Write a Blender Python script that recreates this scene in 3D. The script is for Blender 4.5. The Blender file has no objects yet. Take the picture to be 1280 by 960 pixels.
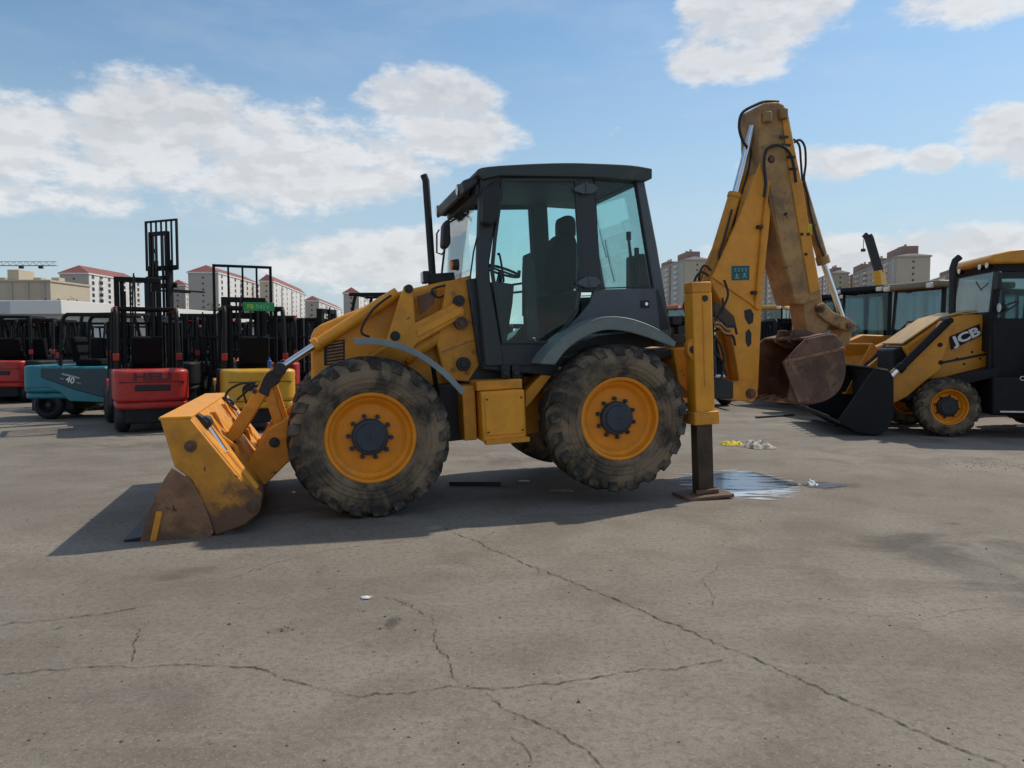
import bpy, math, random
from mathutils import Matrix, Vector, noise as mnoise
random.seed(7)
R = math.radians
scn = bpy.context.scene
col = scn.collection

# ------------------------------------------------------------------ camera
FOC, CAMH, PITCH = 960.0, 1.5, math.atan((480 - 427) / 960.0)     # focal length in photo pixels (1280 wide), eye height
cam_d = bpy.data.cameras.new('camera')
cam_d.sensor_fit = 'HORIZONTAL'; cam_d.sensor_width = 36.0; cam_d.lens = 36.0 * FOC / 1280.0
cam_d.clip_start = 0.05; cam_d.clip_end = 6000
cam = bpy.data.objects.new('camera', cam_d); col.objects.link(cam)
cam.location = (0, 0, CAMH); cam.rotation_euler = (math.pi / 2 - PITCH, 0, 0)
scn.camera = cam

# ------------------------------------------------------------------ sky, sun, exposure
SUN = Vector((0.64, 0.50, 1.0)).normalized()                       # towards the sun
SUN_EL = math.asin(SUN.z); SUN_AZ = math.atan2(SUN.x, SUN.y)
sun_d = bpy.data.lights.new('sun', 'SUN'); sun_d.energy = 4.0; sun_d.angle = R(0.8); sun_d.color = (1.0, 0.91, 0.77)
sun = bpy.data.objects.new('sun', sun_d); col.objects.link(sun)
sun.rotation_euler = (-SUN).to_track_quat('-Z', 'Y').to_euler()
sun.location = (20, 20, 40)
vs = scn.view_settings
vs.view_transform = 'Standard'; vs.look = 'None'; vs.exposure = -0.25; vs.gamma = 1.0; vs.use_curve_mapping = False
scn.cycles.max_bounces = 6; scn.cycles.transparent_max_bounces = 16; scn.cycles.use_denoising = True
scn.cycles.glossy_bounces = 3; scn.cycles.diffuse_bounces = 3; scn.cycles.caustics_reflective = False

class NT:
    """small node helper"""
    def __init__(s, tree): s.t = tree; s.n = tree.nodes; s.l = tree.links
    def new(s, typ, **kw):
        nd = s.n.new(typ)
        for k, v in kw.items(): setattr(nd, k, v)
        return nd
    def put(s, sock, v):
        if isinstance(v, bpy.types.NodeSocket): s.l.new(v, sock)
        elif v is not None: sock.default_value = v
    def math(s, op, a, b=None, c=None, clamp=False):
        nd = s.new('ShaderNodeMath', operation=op, use_clamp=clamp)
        s.put(nd.inputs[0], a); s.put(nd.inputs[1], b); s.put(nd.inputs[2], c)
        return nd.outputs[0]
    def mix(s, f, a, b):
        nd = s.new('ShaderNodeMix', data_type='RGBA')
        fs = lambda v: (v[0], v[1], v[2], 1.0) if isinstance(v, (tuple, list)) else v
        s.put(nd.inputs['Factor'], f); s.put(nd.inputs[6], fs(a)); s.put(nd.inputs[7], fs(b))
        return nd.outputs[2]
    def noise(s, vec, scale, detail=4.0, rough=0.55, dist=0.0):
        nd = s.new('ShaderNodeTexNoise')
        s.put(nd.inputs['Vector'], vec); nd.inputs['Scale'].default_value = scale
        nd.inputs['Detail'].default_value = detail; nd.inputs['Roughness'].default_value = rough
        nd.inputs['Distortion'].default_value = dist
        return nd.outputs[0]
    def ramp(s, f, lo, hi):
        nd = s.new('ShaderNodeMapRange', interpolation_type='SMOOTHSTEP')
        s.put(nd.inputs[0], f); s.put(nd.inputs[1], lo); s.put(nd.inputs[2], hi)
        nd.inputs[3].default_value = 0.0; nd.inputs[4].default_value = 1.0
        return nd.outputs[0]
    def scaled(s, vec, sc):
        nd = s.new('ShaderNodeVectorMath', operation='MULTIPLY'); s.put(nd.inputs[0], vec); nd.inputs[1].default_value = sc
        return nd.outputs[0]

world = bpy.data.worlds.new('World'); scn.world = world; world.use_nodes = True
W = NT(world.node_tree); W.n.clear()
sky = W.new('ShaderNodeTexSky', sky_type='NISHITA')
sky.sun_disc = False; sky.sun_elevation = SUN_EL; sky.sun_rotation = SUN_AZ
sky.altitude = 0.0; sky.air_density = 1.0; sky.dust_density = 0.6; sky.ozone_density = 2.2
wc = W.new('ShaderNodeTexCoord'); wvec = wc.outputs['Generated']
sep = W.new('ShaderNodeSeparateXYZ'); W.put(sep.inputs[0], wvec)
az = W.math('ARCTAN2', sep.outputs[0], sep.outputs[1])
el = W.math('ARCSINE', sep.outputs[2])
# cumulus banks: direction (azimuth, elevation in degrees) and half sizes of each bank, broken up by noise
CLOUDS = [(-32.0, 11.6, 9, 3.3), (-23, 13.0, 8, 4.0), (-17, 12.6, 7, 3.6), (-12.0, 12.4, 6.0, 3.0), (-6.0, 16.8, 4.6, 2.4), (-4.0, 15.0, 4.2, 2.0), 
          (-32, 9.6, 6.5, 1.7), (-12.5, 5.6, 6.0, 2.0), (-8.0, 6.8, 5.0, 1.7),
          (16.5, 20.4, 4.6, 2.6), (19.0, 22.0, 4.4, 2.6), (14.2, 19.2, 3.0, 1.5), (30.3, 20.8, 5.2, 1.7), (13.8, 22.6, 2.2, 1.5),
          (21.2, 11.8, 4.6, 1.2), (24.0, 12.0, 3.0, .9), (28.2, 11.6, 1.9, 0.85), (33.2, 12.4, 3.2, 1.9), (34.5, 10.8, 2.4, 1.0),
          (21.0, 5.0, 7.5, 2.2), (31.0, 5.2, 8.0, 1.9), (-2, 3.2, 9, 1.8), (45, 16, 5, 2.4), (-48, 15, 9, 4)]
m = None
for a, e, ra, re in CLOUDS:
    dx = W.math('DIVIDE', W.math('SUBTRACT', az, R(a)), R(ra)); dy = W.math('DIVIDE', W.math('SUBTRACT', el, R(e)), R(re))
    q = W.math('SUBTRACT', 1.0, W.math('ADD', W.math('MULTIPLY', dx, dx), W.math('MULTIPLY', dy, dy)))
    m = q if m is None else W.math('MAXIMUM', m, q)
m = W.math('MAXIMUM', m, -2.0)
cv = W.scaled(wvec, (1.0, 1.0, 2.1))
n1 = W.noise(cv, 15.0, 5.0, 0.64, 0.0); n2 = W.noise(cv, 4.5, 2.0, 0.5)
gen = W.math('MULTIPLY_ADD', W.ramp(n2, .46, .66), 1.9, -1.0)     # broken cumulus everywhere else, out of view; cover raised to neutralise blue fill
away = W.ramp(W.math('ABSOLUTE', az), R(38), R(55)); high = W.ramp(el, R(27), R(38))
gen = W.math('ADD', gen, W.math('MULTIPLY_ADD', W.math('MAXIMUM', away, high), 2.0, -2.0))
m = W.math('MAXIMUM', m, gen)
dens = W.math('ADD', W.math('MULTIPLY', W.math('MINIMUM', m, .62), 1.75), W.math('ADD', W.math('MULTIPLY_ADD', n1, 5.4, -2.35), W.math('MULTIPLY_ADD', n2, 2.2, -1.0)))
cover = W.ramp(dens, -0.45, 1.45)
wisp = W.math('MULTIPLY', W.ramp(W.noise(W.scaled(wvec, (1, 1, 3.5)), 4.0, 4.0, .6), .42, .75), 0.14)
cover = W.math('MAXIMUM', W.math('MULTIPLY', cover, 0.90), wisp, clamp=True)
thick = W.ramp(W.math('ADD', dens, W.math('MULTIPLY_ADD', n2, 4.0, -2.0)), 0.4, 3.2)
up = W.new('ShaderNodeVectorMath', operation='ADD'); W.put(up.inputs[0], cv); up.inputs[1].default_value = (.006, .004, .035)
lit = W.ramp(W.math('SUBTRACT', n1, W.noise(up.outputs[0], 15.0, 3.0, 0.6)), -.09, .10)   # billows: sunlit tops, grey undersides
ccol = W.mix(W.math('MULTIPLY_ADD', lit, .42, W.math('MULTIPLY_ADD', thick, -.45, .58), clamp=True), (5.0, 5.2, 5.55), (7.7, 7.75, 7.85))
hz = W.math('SUBTRACT', 1.0, W.ramp(el, R(-2), R(24)))              # bright hazy air low over the yard, all the way round
skyb = W.new('ShaderNodeVectorMath', operation='MULTIPLY'); W.put(skyb.inputs[0], sky.outputs[0]); skyb.inputs[1].default_value = (0.98, 1.17, 1.17)
skyb = W.mix(W.math('MULTIPLY', hz, .92), skyb.outputs[0], (4.6, 5.5, 6.25))
wcol = W.mix(cover, skyb, ccol)
bg = W.new('ShaderNodeBackground'); W.put(bg.inputs[0], wcol); bg.inputs[1].default_value = 0.128
world.cycles.sampling_method = 'MANUAL'; world.cycles.sample_map_resolution = 512
wo = W.new('ShaderNodeOutputWorld'); W.l.new(bg.outputs[0], wo.inputs[0])

# ------------------------------------------------------------------ measuring
CAM = Vector((0, 0, CAMH))
def ray(px, py):
    cx, cy = (px - 640) / FOC, (480 - py) / FOC
    c, s = math.cos(PITCH), math.sin(PITCH)
    return Vector((cx, c + cy * s, -s + cy * c))
def G(px, py, z=0.0):                                              # a point of the ground
    d = ray(px, py); k = (z - CAMH) / d.z
    return CAM + d * k
def at(px, py, Y):                                                 # a point at forward distance Y
    d = ray(px, py); return CAM + d * (Y / d.y)
class Frame:
    """a machine's own axes: x to its rear, y to its far side, z up; side(px, py, y) measures the machine's outline on the plane y"""
    def __init__(s, M): s.M = M; s.I = M.inverted()
    def side(s, px, py, y):
        o = s.I @ CAM; d = s.I.to_3x3() @ ray(px, py); k = (y - o.y) / d.y
        p = o + d * k; return (p.x, p.z)
    def prof(s, pts, y): return [s.side(a, b, y) for a, b in pts]
    def pt(s, px, py, y):
        x, z = s.side(px, py, y); return Vector((x, y, z))
    def pts(s, l, y): return [s.pt(a, b, y) for a, b in l]

# ------------------------------------------------------------------ mesh building
class MB:
    def __init__(s): s.v = []; s.f = []
    def add(s, vs, fs):
        o = len(s.v); s.v += [tuple(v) for v in vs]; s.f += [tuple(o + i for i in f) for f in fs]; return s
    def prism(s, pts, y0, y1):                                     # profile in (x, z) extruded along y
        n = len(pts)
        ar = sum(pts[i][0] * pts[(i + 1) % n][1] - pts[(i + 1) % n][0] * pts[i][1] for i in range(n))
        if ar < 0: pts = pts[::-1]
        vs = [(x, y0, z) for x, z in pts] + [(x, y1, z) for x, z in pts]
        fs = [tuple(range(n)), tuple(range(2 * n - 1, n - 1, -1))]
        fs += [(i, i + n, (i + 1) % n + n, (i + 1) % n) for i in range(n)]
        return s.add(vs, fs)
    def plan(s, pts, z0, z1):                                      # profile in (x, y) extruded along z
        n = len(pts)
        ar = sum(pts[i][0] * pts[(i + 1) % n][1] - pts[(i + 1) % n][0] * pts[i][1] for i in range(n))
        if ar < 0: pts = pts[::-1]
        vs = [(x, y, z0) for x, y in pts] + [(x, y, z1) for x, y in pts]
        fs = [tuple(range(n - 1, -1, -1)), tuple(range(n, 2 * n))]
        fs += [(i, (i + 1) % n, (i + 1) % n + n, i + n) for i in range(n)]
        return s.add(vs, fs)
    def strip(s, pts, th, y0, y1):                                 # bent plate following a polyline in (x, z)
        P = [Vector(p) for p in pts]; L = []; Rr = []
        for i, p in enumerate(P):
            d = (P[min(i + 1, len(P) - 1)] - P[max(i - 1, 0)]).normalized(); nn = Vector((-d.y, d.x)) * th / 2
            L.append(p + nn); Rr.append(p - nn)
        k = len(P)
        vs = [(q.x, y0, q.y) for q in L] + [(q.x, y0, q.y) for q in Rr] + [(q.x, y1, q.y) for q in L] + [(q.x, y1, q.y) for q in Rr]
        fs = []
        for i in range(k - 1):
            fs += [(i, i + 1, k + i + 1, k + i), (2 * k + i, 3 * k + i, 3 * k + i + 1, 2 * k + i + 1),
                   (i, 2 * k + i, 2 * k + i + 1, i + 1), (k + i, k + i + 1, 3 * k + i + 1, 3 * k + i)]
        fs += [(0, k, 3 * k, 2 * k), (k - 1, 3 * k - 1, 4 * k - 1, 2 * k - 1)]
        return s.add(vs, fs)
    def box(s, x0, x1, y0, y1, z0, z1):
        return s.prism([(x0, z0), (x1, z0), (x1, z1), (x0, z1)], y0, y1)
    def bar(s, a, b, w, h, up=(0, 0, 1)):                          # square bar from a to b
        a, b = Vector(a), Vector(b); d = (b - a).normalized(); u = Vector(up)
        if abs(d.dot(u)) > .98: u = Vector((1, 0, 0))
        sx = d.cross(u).normalized() * w / 2; sz = sx.cross(d).normalized() * h / 2
        vs = [p + i * sx + j * sz for p in (a, b) for i, j in ((-1, -1), (1, -1), (1, 1), (-1, 1))]
        return s.add(vs, [(0, 1, 2, 3), (7, 6, 5, 4), (0, 4, 5, 1), (1, 5, 6, 2), (2, 6, 7, 3), (3, 7, 4, 0)])
    def tube(s, path, r, n=10, caps=True):
        P = [Vector(p) for p in path]; k = len(P); rr = r if isinstance(r, (list, tuple)) else [r] * k
        d0 = (P[1] - P[0]).normalized(); u = Vector((0, 0, 1)) if abs(d0.z) < .9 else Vector((1, 0, 0))
        vs = []; fs = []
        for i, p in enumerate(P):
            d = (P[min(i + 1, k - 1)] - P[max(i - 1, 0)]).normalized()
            a = d.cross(u).normalized(); b = d.cross(a); u = -b if (-b).dot(u) > 0 else b
            for j in range(n):
                t = 2 * math.pi * j / n; vs.append(p + (a * math.cos(t) + u * math.sin(t)) * rr[i])
        for i in range(k - 1):
            for j in range(n): fs.append((i * n + j, i * n + (j + 1) % n, (i + 1) * n + (j + 1) % n, (i + 1) * n + j))
        if caps: fs += [tuple(range(n - 1, -1, -1)), tuple(range((k - 1) * n, k * n))]
        return s.add(vs, fs)
    def disc(s, x, z, y0, y1, r, n=20): return s.tube([(x, y0, z), (x, y1, z)], r, n)
    def lathe(s, prof, cx, cz, n=32):                              # profile of (radius, y) turned about the y axis
        k = len(prof); vs = []; fs = []
        for j in range(n):
            t = 2 * math.pi * j / n
            vs += [(cx + r * math.cos(t), y, cz + r * math.sin(t)) for r, y in prof]
        for j in range(n):
            for i in range(k - 1): fs.append((j * k + i, j * k + i + 1, ((j + 1) % n) * k + i + 1, ((j + 1) % n) * k + i))
        return s.add(vs, fs)
    def mesh(s, name, smooth=35):
        me = bpy.data.meshes.new(name); me.from_pydata(s.v, [], s.f); me.update()
        import bmesh
        b = bmesh.new(); b.from_mesh(me); bmesh.ops.recalc_face_normals(b, faces=b.faces); b.to_mesh(me); b.free()
        if smooth:
            me.polygons.foreach_set('use_smooth', [True] * len(me.polygons)); me.set_sharp_from_angle(angle=R(smooth))
        return me
    def build(s, name, mat, parent=None, bevel=0.0, smooth=35, seg=2):
        me = s.mesh(name, smooth); me.materials.append(mat)
        o = bpy.data.objects.new(name, me); col.objects.link(o); o.parent = parent
        if bevel:
            b = o.modifiers.new('bevel', 'BEVEL'); b.width = bevel; b.segments = seg; b.limit_method = 'ANGLE'; b.angle_limit = R(38)
        return o
def link(name, me, parent=None, loc=(0, 0, 0), rot=(0, 0, 0)):
    o = bpy.data.objects.new(name, me); col.objects.link(o); o.parent = parent; o.location = loc; o.rotation_euler = rot; return o
def empty(name, loc=(0, 0, 0), rot=(0, 0, 0), parent=None):
    o = bpy.data.objects.new(name, None); col.objects.link(o); o.location = loc; o.rotation_euler = rot; o.parent = parent
    o.empty_display_size = .2; return o
def tag(o, label=None, cat=None, group=None, kind=None):
    for k, v in (('label', label), ('category', cat), ('group', group), ('kind', kind)):
        if v: o[k] = v
    return o
def copy_tree(o, parent=None):
    c = o.copy(); col.objects.link(c); c.parent = parent
    for ch in o.children: copy_tree(ch, c)
    return c
def spline(pts, n=6):                                              # smooth curve through points
    P = [Vector(p) for p in pts]; out = []
    for i in range(len(P) - 1):
        a, b, c, d = P[max(i - 1, 0)], P[i], P[i + 1], P[min(i + 2, len(P) - 1)]
        for k in range(n):
            t = k / n
            out.append(.5 * ((2 * b) + (c - a) * t + (2 * a - 5 * b + 4 * c - d) * t * t + (3 * b - a - 3 * c + d) * t ** 3))
    return out + [P[-1]]
def lettering(text, size, mat, parent, M, name='lettering', ext=0.002, shear=0.0, bold=0.0):
    cu = bpy.data.curves.new(name, 'FONT'); cu.body = text; cu.size = size; cu.extrude = ext; cu.align_x = 'CENTER'; cu.align_y = 'CENTER'
    cu.shear = shear; cu.offset = bold; cu.resolution_u = 3
    o = bpy.data.objects.new(name, cu); col.objects.link(o)
    dg = bpy.context.evaluated_depsgraph_get(); dg.update()
    me = bpy.data.meshes.new_from_object(o.evaluated_get(dg)); bpy.data.objects.remove(o); bpy.data.curves.remove(cu)
    me.materials.clear(); me.materials.append(mat)
    t = link(name, me, parent); t.matrix_local = M; return t
def facing_side(x, y, z, roll=0.0):                                # text frame on a machine's near side (reads along +x, faces -y)
    return Matrix.Translation((x, y, z)) @ Matrix.Rotation(-roll, 4, 'Y') @ Matrix.Rotation(math.pi / 2, 4, 'X')

# ------------------------------------------------------------------ materials
def mat(name, color, rough=.6, metal=0.0, spec=.5, var=.12, vscale=6.0, dust=None, dust_amt=0.0, dust_scale=2.5, chip=None, chip_amt=0.0, bump=.0, bscale=60., grad=None, coat=0.0):
    m_ = bpy.data.materials.new(name); m_.use_nodes = True; T = NT(m_.node_tree)
    bs = T.n['Principled BSDF']; tc = T.new('ShaderNodeTexCoord').outputs['Object']
    c = color
    n = T.noise(tc, vscale, 6, .6)
    c = T.mix(T.ramp(n, .3, .7), tuple(x * (1 - var) for x in color), tuple(min(1, x * (1 + var)) for x in color))
    ro = T.math('MULTIPLY_ADD', n, .25, rough - .125)
    if dust:
        dn = T.noise(tc, dust_scale, 8, .66, .4)
        f = T.math('MULTIPLY', T.ramp(dn, .62 - .35 * dust_amt, .78 - .25 * dust_amt), min(1, .35 + dust_amt))
        if grad:                                                   # dirt thrown up from the ground: more of it low on the machine
            sp = T.new('ShaderNodeSeparateXYZ'); T.put(sp.inputs[0], tc)
            g = T.ramp(T.math('ADD', sp.outputs[2], T.math('MULTIPLY_ADD', dn, .9, -.45)), grad[1], grad[0])
            f = T.math('MAXIMUM', f, g)
        c = T.mix(f, c, dust); ro = T.math('MULTIPLY_ADD', f, .25, ro)
    if chip:
        cn = T.noise(tc, 14.0, 8, .7, .6)
        f2 = T.ramp(cn, .70 - .2 * chip_amt, .73 - .2 * chip_amt)
        c = T.mix(f2, c, chip)
    T.put(bs.inputs['Base Color'], c); T.put(bs.inputs['Roughness'], ro)
    bs.inputs['Metallic'].default_value = metal; bs.inputs['Specular IOR Level'].default_value = spec
    if coat: bs.inputs['Coat Weight'].default_value = coat; bs.inputs['Coat Roughness'].default_value = .25
    if bump:
        b = T.new('ShaderNodeBump'); b.inputs['Strength'].default_value = bump; b.inputs['Distance'].default_value = .02
        T.put(b.inputs['Height'], T.noise(tc, bscale, 5, .6)); T.put(bs.inputs['Normal'], b.outputs[0])
    return m_
def glass(name, tint, gloss=.9):
    m_ = bpy.data.materials.new(name); m_.use_nodes = True; T = NT(m_.node_tree); T.n.clear()
    tr = T.new('ShaderNodeBsdfTransparent'); tr.inputs[0].default_value = (*tint, 1)
    gl = T.new('ShaderNodeBsdfGlossy'); gl.inputs['Roughness'].default_value = .03; gl.inputs[0].default_value = (gloss, gloss, gloss, 1)
    fr = T.new('ShaderNodeFresnel'); fr.inputs[0].default_value = 1.45
    df = T.new('ShaderNodeBsdfDiffuse'); df.inputs[0].default_value = (.35, .33, .30, 1)   # film of dust
    tc = T.new('ShaderNodeTexCoord').outputs['Object']
    du = T.math('MULTIPLY', T.ramp(T.noise(tc, 3.0, 6, .65), .4, .8), .028)
    m1 = T.new('ShaderNodeMixShader'); T.put(m1.inputs[0], du); T.l.new(tr.outputs[0], m1.inputs[1]); T.l.new(df.outputs[0], m1.inputs[2])
    m2 = T.new('ShaderNodeMixShader'); T.put(m2.inputs[0], T.math('MULTIPLY', fr.outputs[0], .55)); T.l.new(m1.outputs[0], m2.inputs[1]); T.l.new(gl.outputs[0], m2.inputs[2])
    o = T.new('ShaderNodeOutputMaterial'); T.l.new(m2.outputs[0], o.inputs[0]); return m_

DUST = (.25, .20, .145)
YEL = (.80, .325, .018)
M_yel = mat('yellow_paint', YEL, .5, var=.10, dust=(.60, .27, .04), dust_amt=.16, chip=(.12, .07, .04), chip_amt=.10, bump=.05, coat=.1)
M_yel_arm = mat('worn_yellow_paint', (.70, .285, .022), .55, var=.16, dust=(.42, .20, .045), dust_amt=.28, chip=(.11, .06, .035), chip_amt=.30, bump=.08)
M_yel_rim = mat('wheel_yellow_paint', (.84, .285, .006), .5, var=.08, dust=(.50, .24, .06), dust_amt=.18)
M_dip = mat('rusty_yellow_paint', (.42, .235, .085), .6, var=.22, dust=(.20, .125, .07), dust_amt=.5, chip=(.07, .045, .03), chip_amt=.4, bump=.1)
M_buck = mat('bucket_paint_and_rust', (.66, .270, .022), .55, var=.15, dust=(.165, .085, .045), dust_amt=.16, dust_scale=3.2, chip=(.10, .055, .035), chip_amt=.42, bump=.12, grad=(.30, .52))
M_rust = mat('rusty_steel', (.135, .070, .044), .72, var=.45, vscale=4.0, dust=(.24, .165, .115), dust_amt=.35, dust_scale=5, chip=(.045, .03, .025), chip_amt=.5, bump=.3, bscale=30)
M_rust2 = mat('bucket_rust_smooth', (.20, .100, .055), .62, var=.45, vscale=3.0, dust=(.40, .205, .075), dust_amt=.34, dust_scale=6, chip=(.06, .035, .028), chip_amt=.5, bump=.25, bscale=25)
M_cab = mat('cab_slate_paint', (.028, .036, .040), .48, var=.12, dust=(.06, .062, .058), dust_amt=.12)
M_cab2 = mat('cab_grey_panel', (.082, .096, .112), .5, var=.10, dust=(.15, .14, .125), dust_amt=.15)
M_roof = mat('cab_roof_grey', (.040, .052, .050), .55, var=.1, dust=(.10, .105, .095), dust_amt=.25)
M_fend = mat('fender_plastic', (.155, .185, .175), .5, var=.12, dust=(.24, .23, .20), dust_amt=.3)
M_ffend = mat('front_mudguard_blue_grey', (.20, .25, .27), .45, var=.12, dust=(.24, .23, .20), dust_amt=.2)
M_blk = mat('black_rubber', (.018, .018, .019), .6, var=.2)
M_dark = mat('dark_steel', (.020, .020, .022), .55, var=.25, dust=(.07, .058, .048), dust_amt=.25)
M_tyre = mat('dusty_tyre', (.070, .059, .047), .9, var=.3, vscale=5, dust=(.255, .188, .122), dust_amt=.66, dust_scale=3.2, bump=.25, bscale=40, spec=.25)
M_lug = mat('tyre_lugs', (.042, .039, .035), .85, var=.35, vscale=9, dust=(.19, .155, .118), dust_amt=.50, dust_scale=6, bump=.2, bscale=50, spec=.25)
M_hub = mat('hub_dark_blue_grey', (.035, .045, .060), .55, var=.2, dust=(.10, .09, .08), dust_amt=.2)
M_chrome = mat('chrome_rod', (.72, .74, .78), .14, metal=1.0, var=.03)
M_greased = mat('greased_steel_leg', (.060, .040, .026), .35, var=.3, vscale=8, dust=(.10, .065, .04), dust_amt=.35, metal=.35)
M_glass = glass('green_tinted_glass', (.855, .968, .955))
M_glass_f = glass('clear_windscreen', (.94, .98, .975))
M_glass_d = glass('dark_window_glass', (.60, .70, .71))
M_seat = mat('seat_fabric_black', (.006, .006, .007), .9, var=.2, spec=.2)
M_white = mat('white_letters', (.80, .80, .78), .5, var=.04)
M_lamp = mat('lamp_lens', (.75, .75, .72), .15, var=.05)
M_orange = mat('amber_lens', (.75, .16, .02), .25, var=.05)
M_red = mat('forklift_red', (.46, .026, .022), .38, var=.08, dust=(.30, .10, .075), dust_amt=.32, chip=(.10, .04, .035), chip_amt=.12)
M_teal = mat('forklift_teal', (.018, .190, .235), .38, var=.08, dust=(.08, .20, .22), dust_amt=.3, chip=(.03, .07, .08), chip_amt=.1)
M_teal_d = mat('forklift_dark_teal', (.010, .045, .060), .38, var=.08, coat=.2)
M_fyel = mat('forklift_yellow', (.66, .34, .020), .42, var=.08, dust=(.4, .26, .1), dust_amt=.12, coat=.2)
M_forange = mat('forklift_orange', (.62, .15, .02), .42, var=.08)
M_fgrey = mat('forklift_charcoal', (.015, .016, .018),.6, spec=.25, var=.2, dust=(.045, .04, .038), dust_amt=.2)
M_mast = mat('mast_black', (.010, .010, .011),.6, spec=.25, var=.25, dust=(.035, .032, .03), dust_amt=.22)
M_conc = mat('apartment_render_grey', (.45, .405, .355), .9, var=.05, vscale=.1)
M_tan = mat('tan_render', (.52, .45, .34), .9, var=.06, vscale=.1)
M_white_w = mat('white_render', (.74, .73, .71), .85, var=.04, vscale=.2)
M_pale_w = mat('pale_blue_grey_render', (.50, .54, .58), .85, var=.05, vscale=.2)
M_brown_w = mat('brown_render', (.33, .215, .18), .9, var=.06, vscale=.1)
M_roof_r = mat('red_roof_tile', (.235, .085, .070), .85, var=.12, vscale=.2)
M_roof_g = mat('grey_roof_tile', (.15, .135, .125), .85, var=.12, vscale=.2)
M_win = mat('far_window_glass', (.045, .055, .065), .25, var=.3, vscale=.3)
M_green = mat('green_sign_plate', (.015, .30, .085), .5, var=.05)
M_bluesign = mat('blue_sign_plate', (.012, .105, .105), .5, var=.08)
M_pale = mat('pale_sign_letters', (.30, .52, .52), .5, var=.05)
M_ylet = mat('yellow_sign_letters', (.55, .75, .12), .5, var=.05)

# ------------------------------------------------------------------ ground
def ground_material():
    m_ = bpy.data.materials.new('worn_concrete'); m_.use_nodes = True; T = NT(m_.node_tree); bs = T.n['Principled BSDF']
    tc = T.new('ShaderNodeTexCoord').outputs['Object']
    big = T.noise(tc, .22, 6, .6, .6); mid = T.noise(tc, 1.3, 8, .65, .5); fine = T.noise(tc, 26, 6, .7); speck = T.noise(tc, 75, 3, .6)
    streak = T.noise(T.scaled(tc, (.35, 2.2, 1)), 1.1, 6, .65, .8)
    c = T.mix(T.ramp(big, .3, .7), (.176, .150, .121), (.270, .235, .194))
    c = T.mix(T.math('MULTIPLY', T.ramp(mid, .40, .70), .75), c, (.144, .119, .093))
    c = T.mix(T.math('MULTIPLY', T.ramp(streak, .52, .75), .40), c, (.305, .274, .230))
    c = T.mix(T.math('MULTIPLY', T.ramp(fine, .46, .62), .48), c, (.105, .092, .075))
    c = T.mix(T.math('MULTIPLY', T.ramp(speck, .55, .68), .42), c, (.37, .335, .29))
    c = T.mix(T.math('MULTIPLY', T.ramp(T.noise(tc, 48, 4, .7), .57, .68), .48), c, (.085, .073, .062))
    sp = T.new('ShaderNodeSeparateXYZ'); T.put(sp.inputs[0], tc)
    patch_mask = None
    # oil and damp stains and other dark patches on the slab: centre, half sizes, turn, strength
    for (x, y, rx, ry, tn, k) in DARK_PATCHES:
        ca, sa = math.cos(tn), math.sin(tn)
        dx = T.math('SUBTRACT', sp.outputs[0], x); dy = T.math('SUBTRACT', sp.outputs[1], y)
        u = T.math('DIVIDE', T.math('ADD', T.math('MULTIPLY', dx, ca), T.math('MULTIPLY', dy, sa)), rx)
        v = T.math('DIVIDE', T.math('SUBTRACT', T.math('MULTIPLY', dy, ca), T.math('MULTIPLY', dx, sa)), ry)
        q = T.math('SUBTRACT', 1.0, T.math('ADD', T.math('MULTIPLY', u, u), T.math('MULTIPLY', v, v)))
        q = T.math('MULTIPLY', T.ramp(T.math('ADD', q, T.math('MULTIPLY_ADD', mid, 5.0, -2.75)), -.3, 1.3), k)
        patch_mask = q if patch_mask is None else T.math('MAXIMUM', patch_mask, q)
    c = T.mix(patch_mask, c, (.060, .054, .050))
    T.put(bs.inputs['Base Color'], c)
    T.put(bs.inputs['Roughness'], T.math('MULTIPLY_ADD', mid, .3, .68)); bs.inputs['Specular IOR Level'].default_value = .3
    b = T.new('ShaderNodeBump'); b.inputs['Strength'].default_value = .35; b.inputs['Distance'].default_value = .012
    T.put(b.inputs['Height'], T.math('ADD', T.math('ADD', fine, T.math('MULTIPLY', speck, .5)), T.math('MULTIPLY', mid, 1.5)))
    T.put(bs.inputs['Normal'], b.outputs[0]); return m_
def dark_patch(px, py, wpx, hpx, tn=0.0, k=.6):
    c = G(px, py); d = c.y / FOC; return (c.x, c.y, wpx * d, hpx * c.y * d / CAMH, tn, k)
DARK_PATCHES = [dark_patch(1180, 872, 150, 60, .1, .16), dark_patch(1200, 690, 125, 36, -.30, .72), dark_patch(1290, 735, 90, 34, 0, .65), dark_patch(490, 778, 9, 10, 0, .75), dark_patch(345, 788, 22, 6, 0, .55), dark_patch(455, 805, 14, 8, .2, .35),
          dark_patch(215, 722, 26, 5, .2, .45), dark_patch(75, 785, 5, 3, 0, .7), dark_patch(250, 12 + 700, 30, 5, .3, .3), dark_patch(1045, 607, 40, 5, 0, .8), dark_patch(640, 606, 60, 10, 0, .3),
          dark_patch(370, 637, 60, 9, 0, .35), dark_patch(180, 562, 70, 9, .1, .45), dark_patch(1050, 588, 22, 3, 0, .6), dark_patch(1195, 655, 16, 3, 0, .7), dark_patch(915, 606, 66, 17, 0, .55),
          dark_patch(80, 560, 80, 8, 0, .3), dark_patch(620, 575, 60, 7, 0, .4), dark_patch(1000, 525, 60, 4, 0, .5), dark_patch(1170, 552, 60, 5, 0, .45), dark_patch(60, 540, 60, 5, 0, .45),  # patches by the machines; the one at the black bucket paints its shadow
          dark_patch(985, 870, 60, 20, .5, .22), dark_patch(200, 870, 120, 30, .2, .18), dark_patch(1010, 712, 40, 14, 0, .22)]
gm = bpy.data.meshes.new('ground')
gv = []; gf = []
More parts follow.
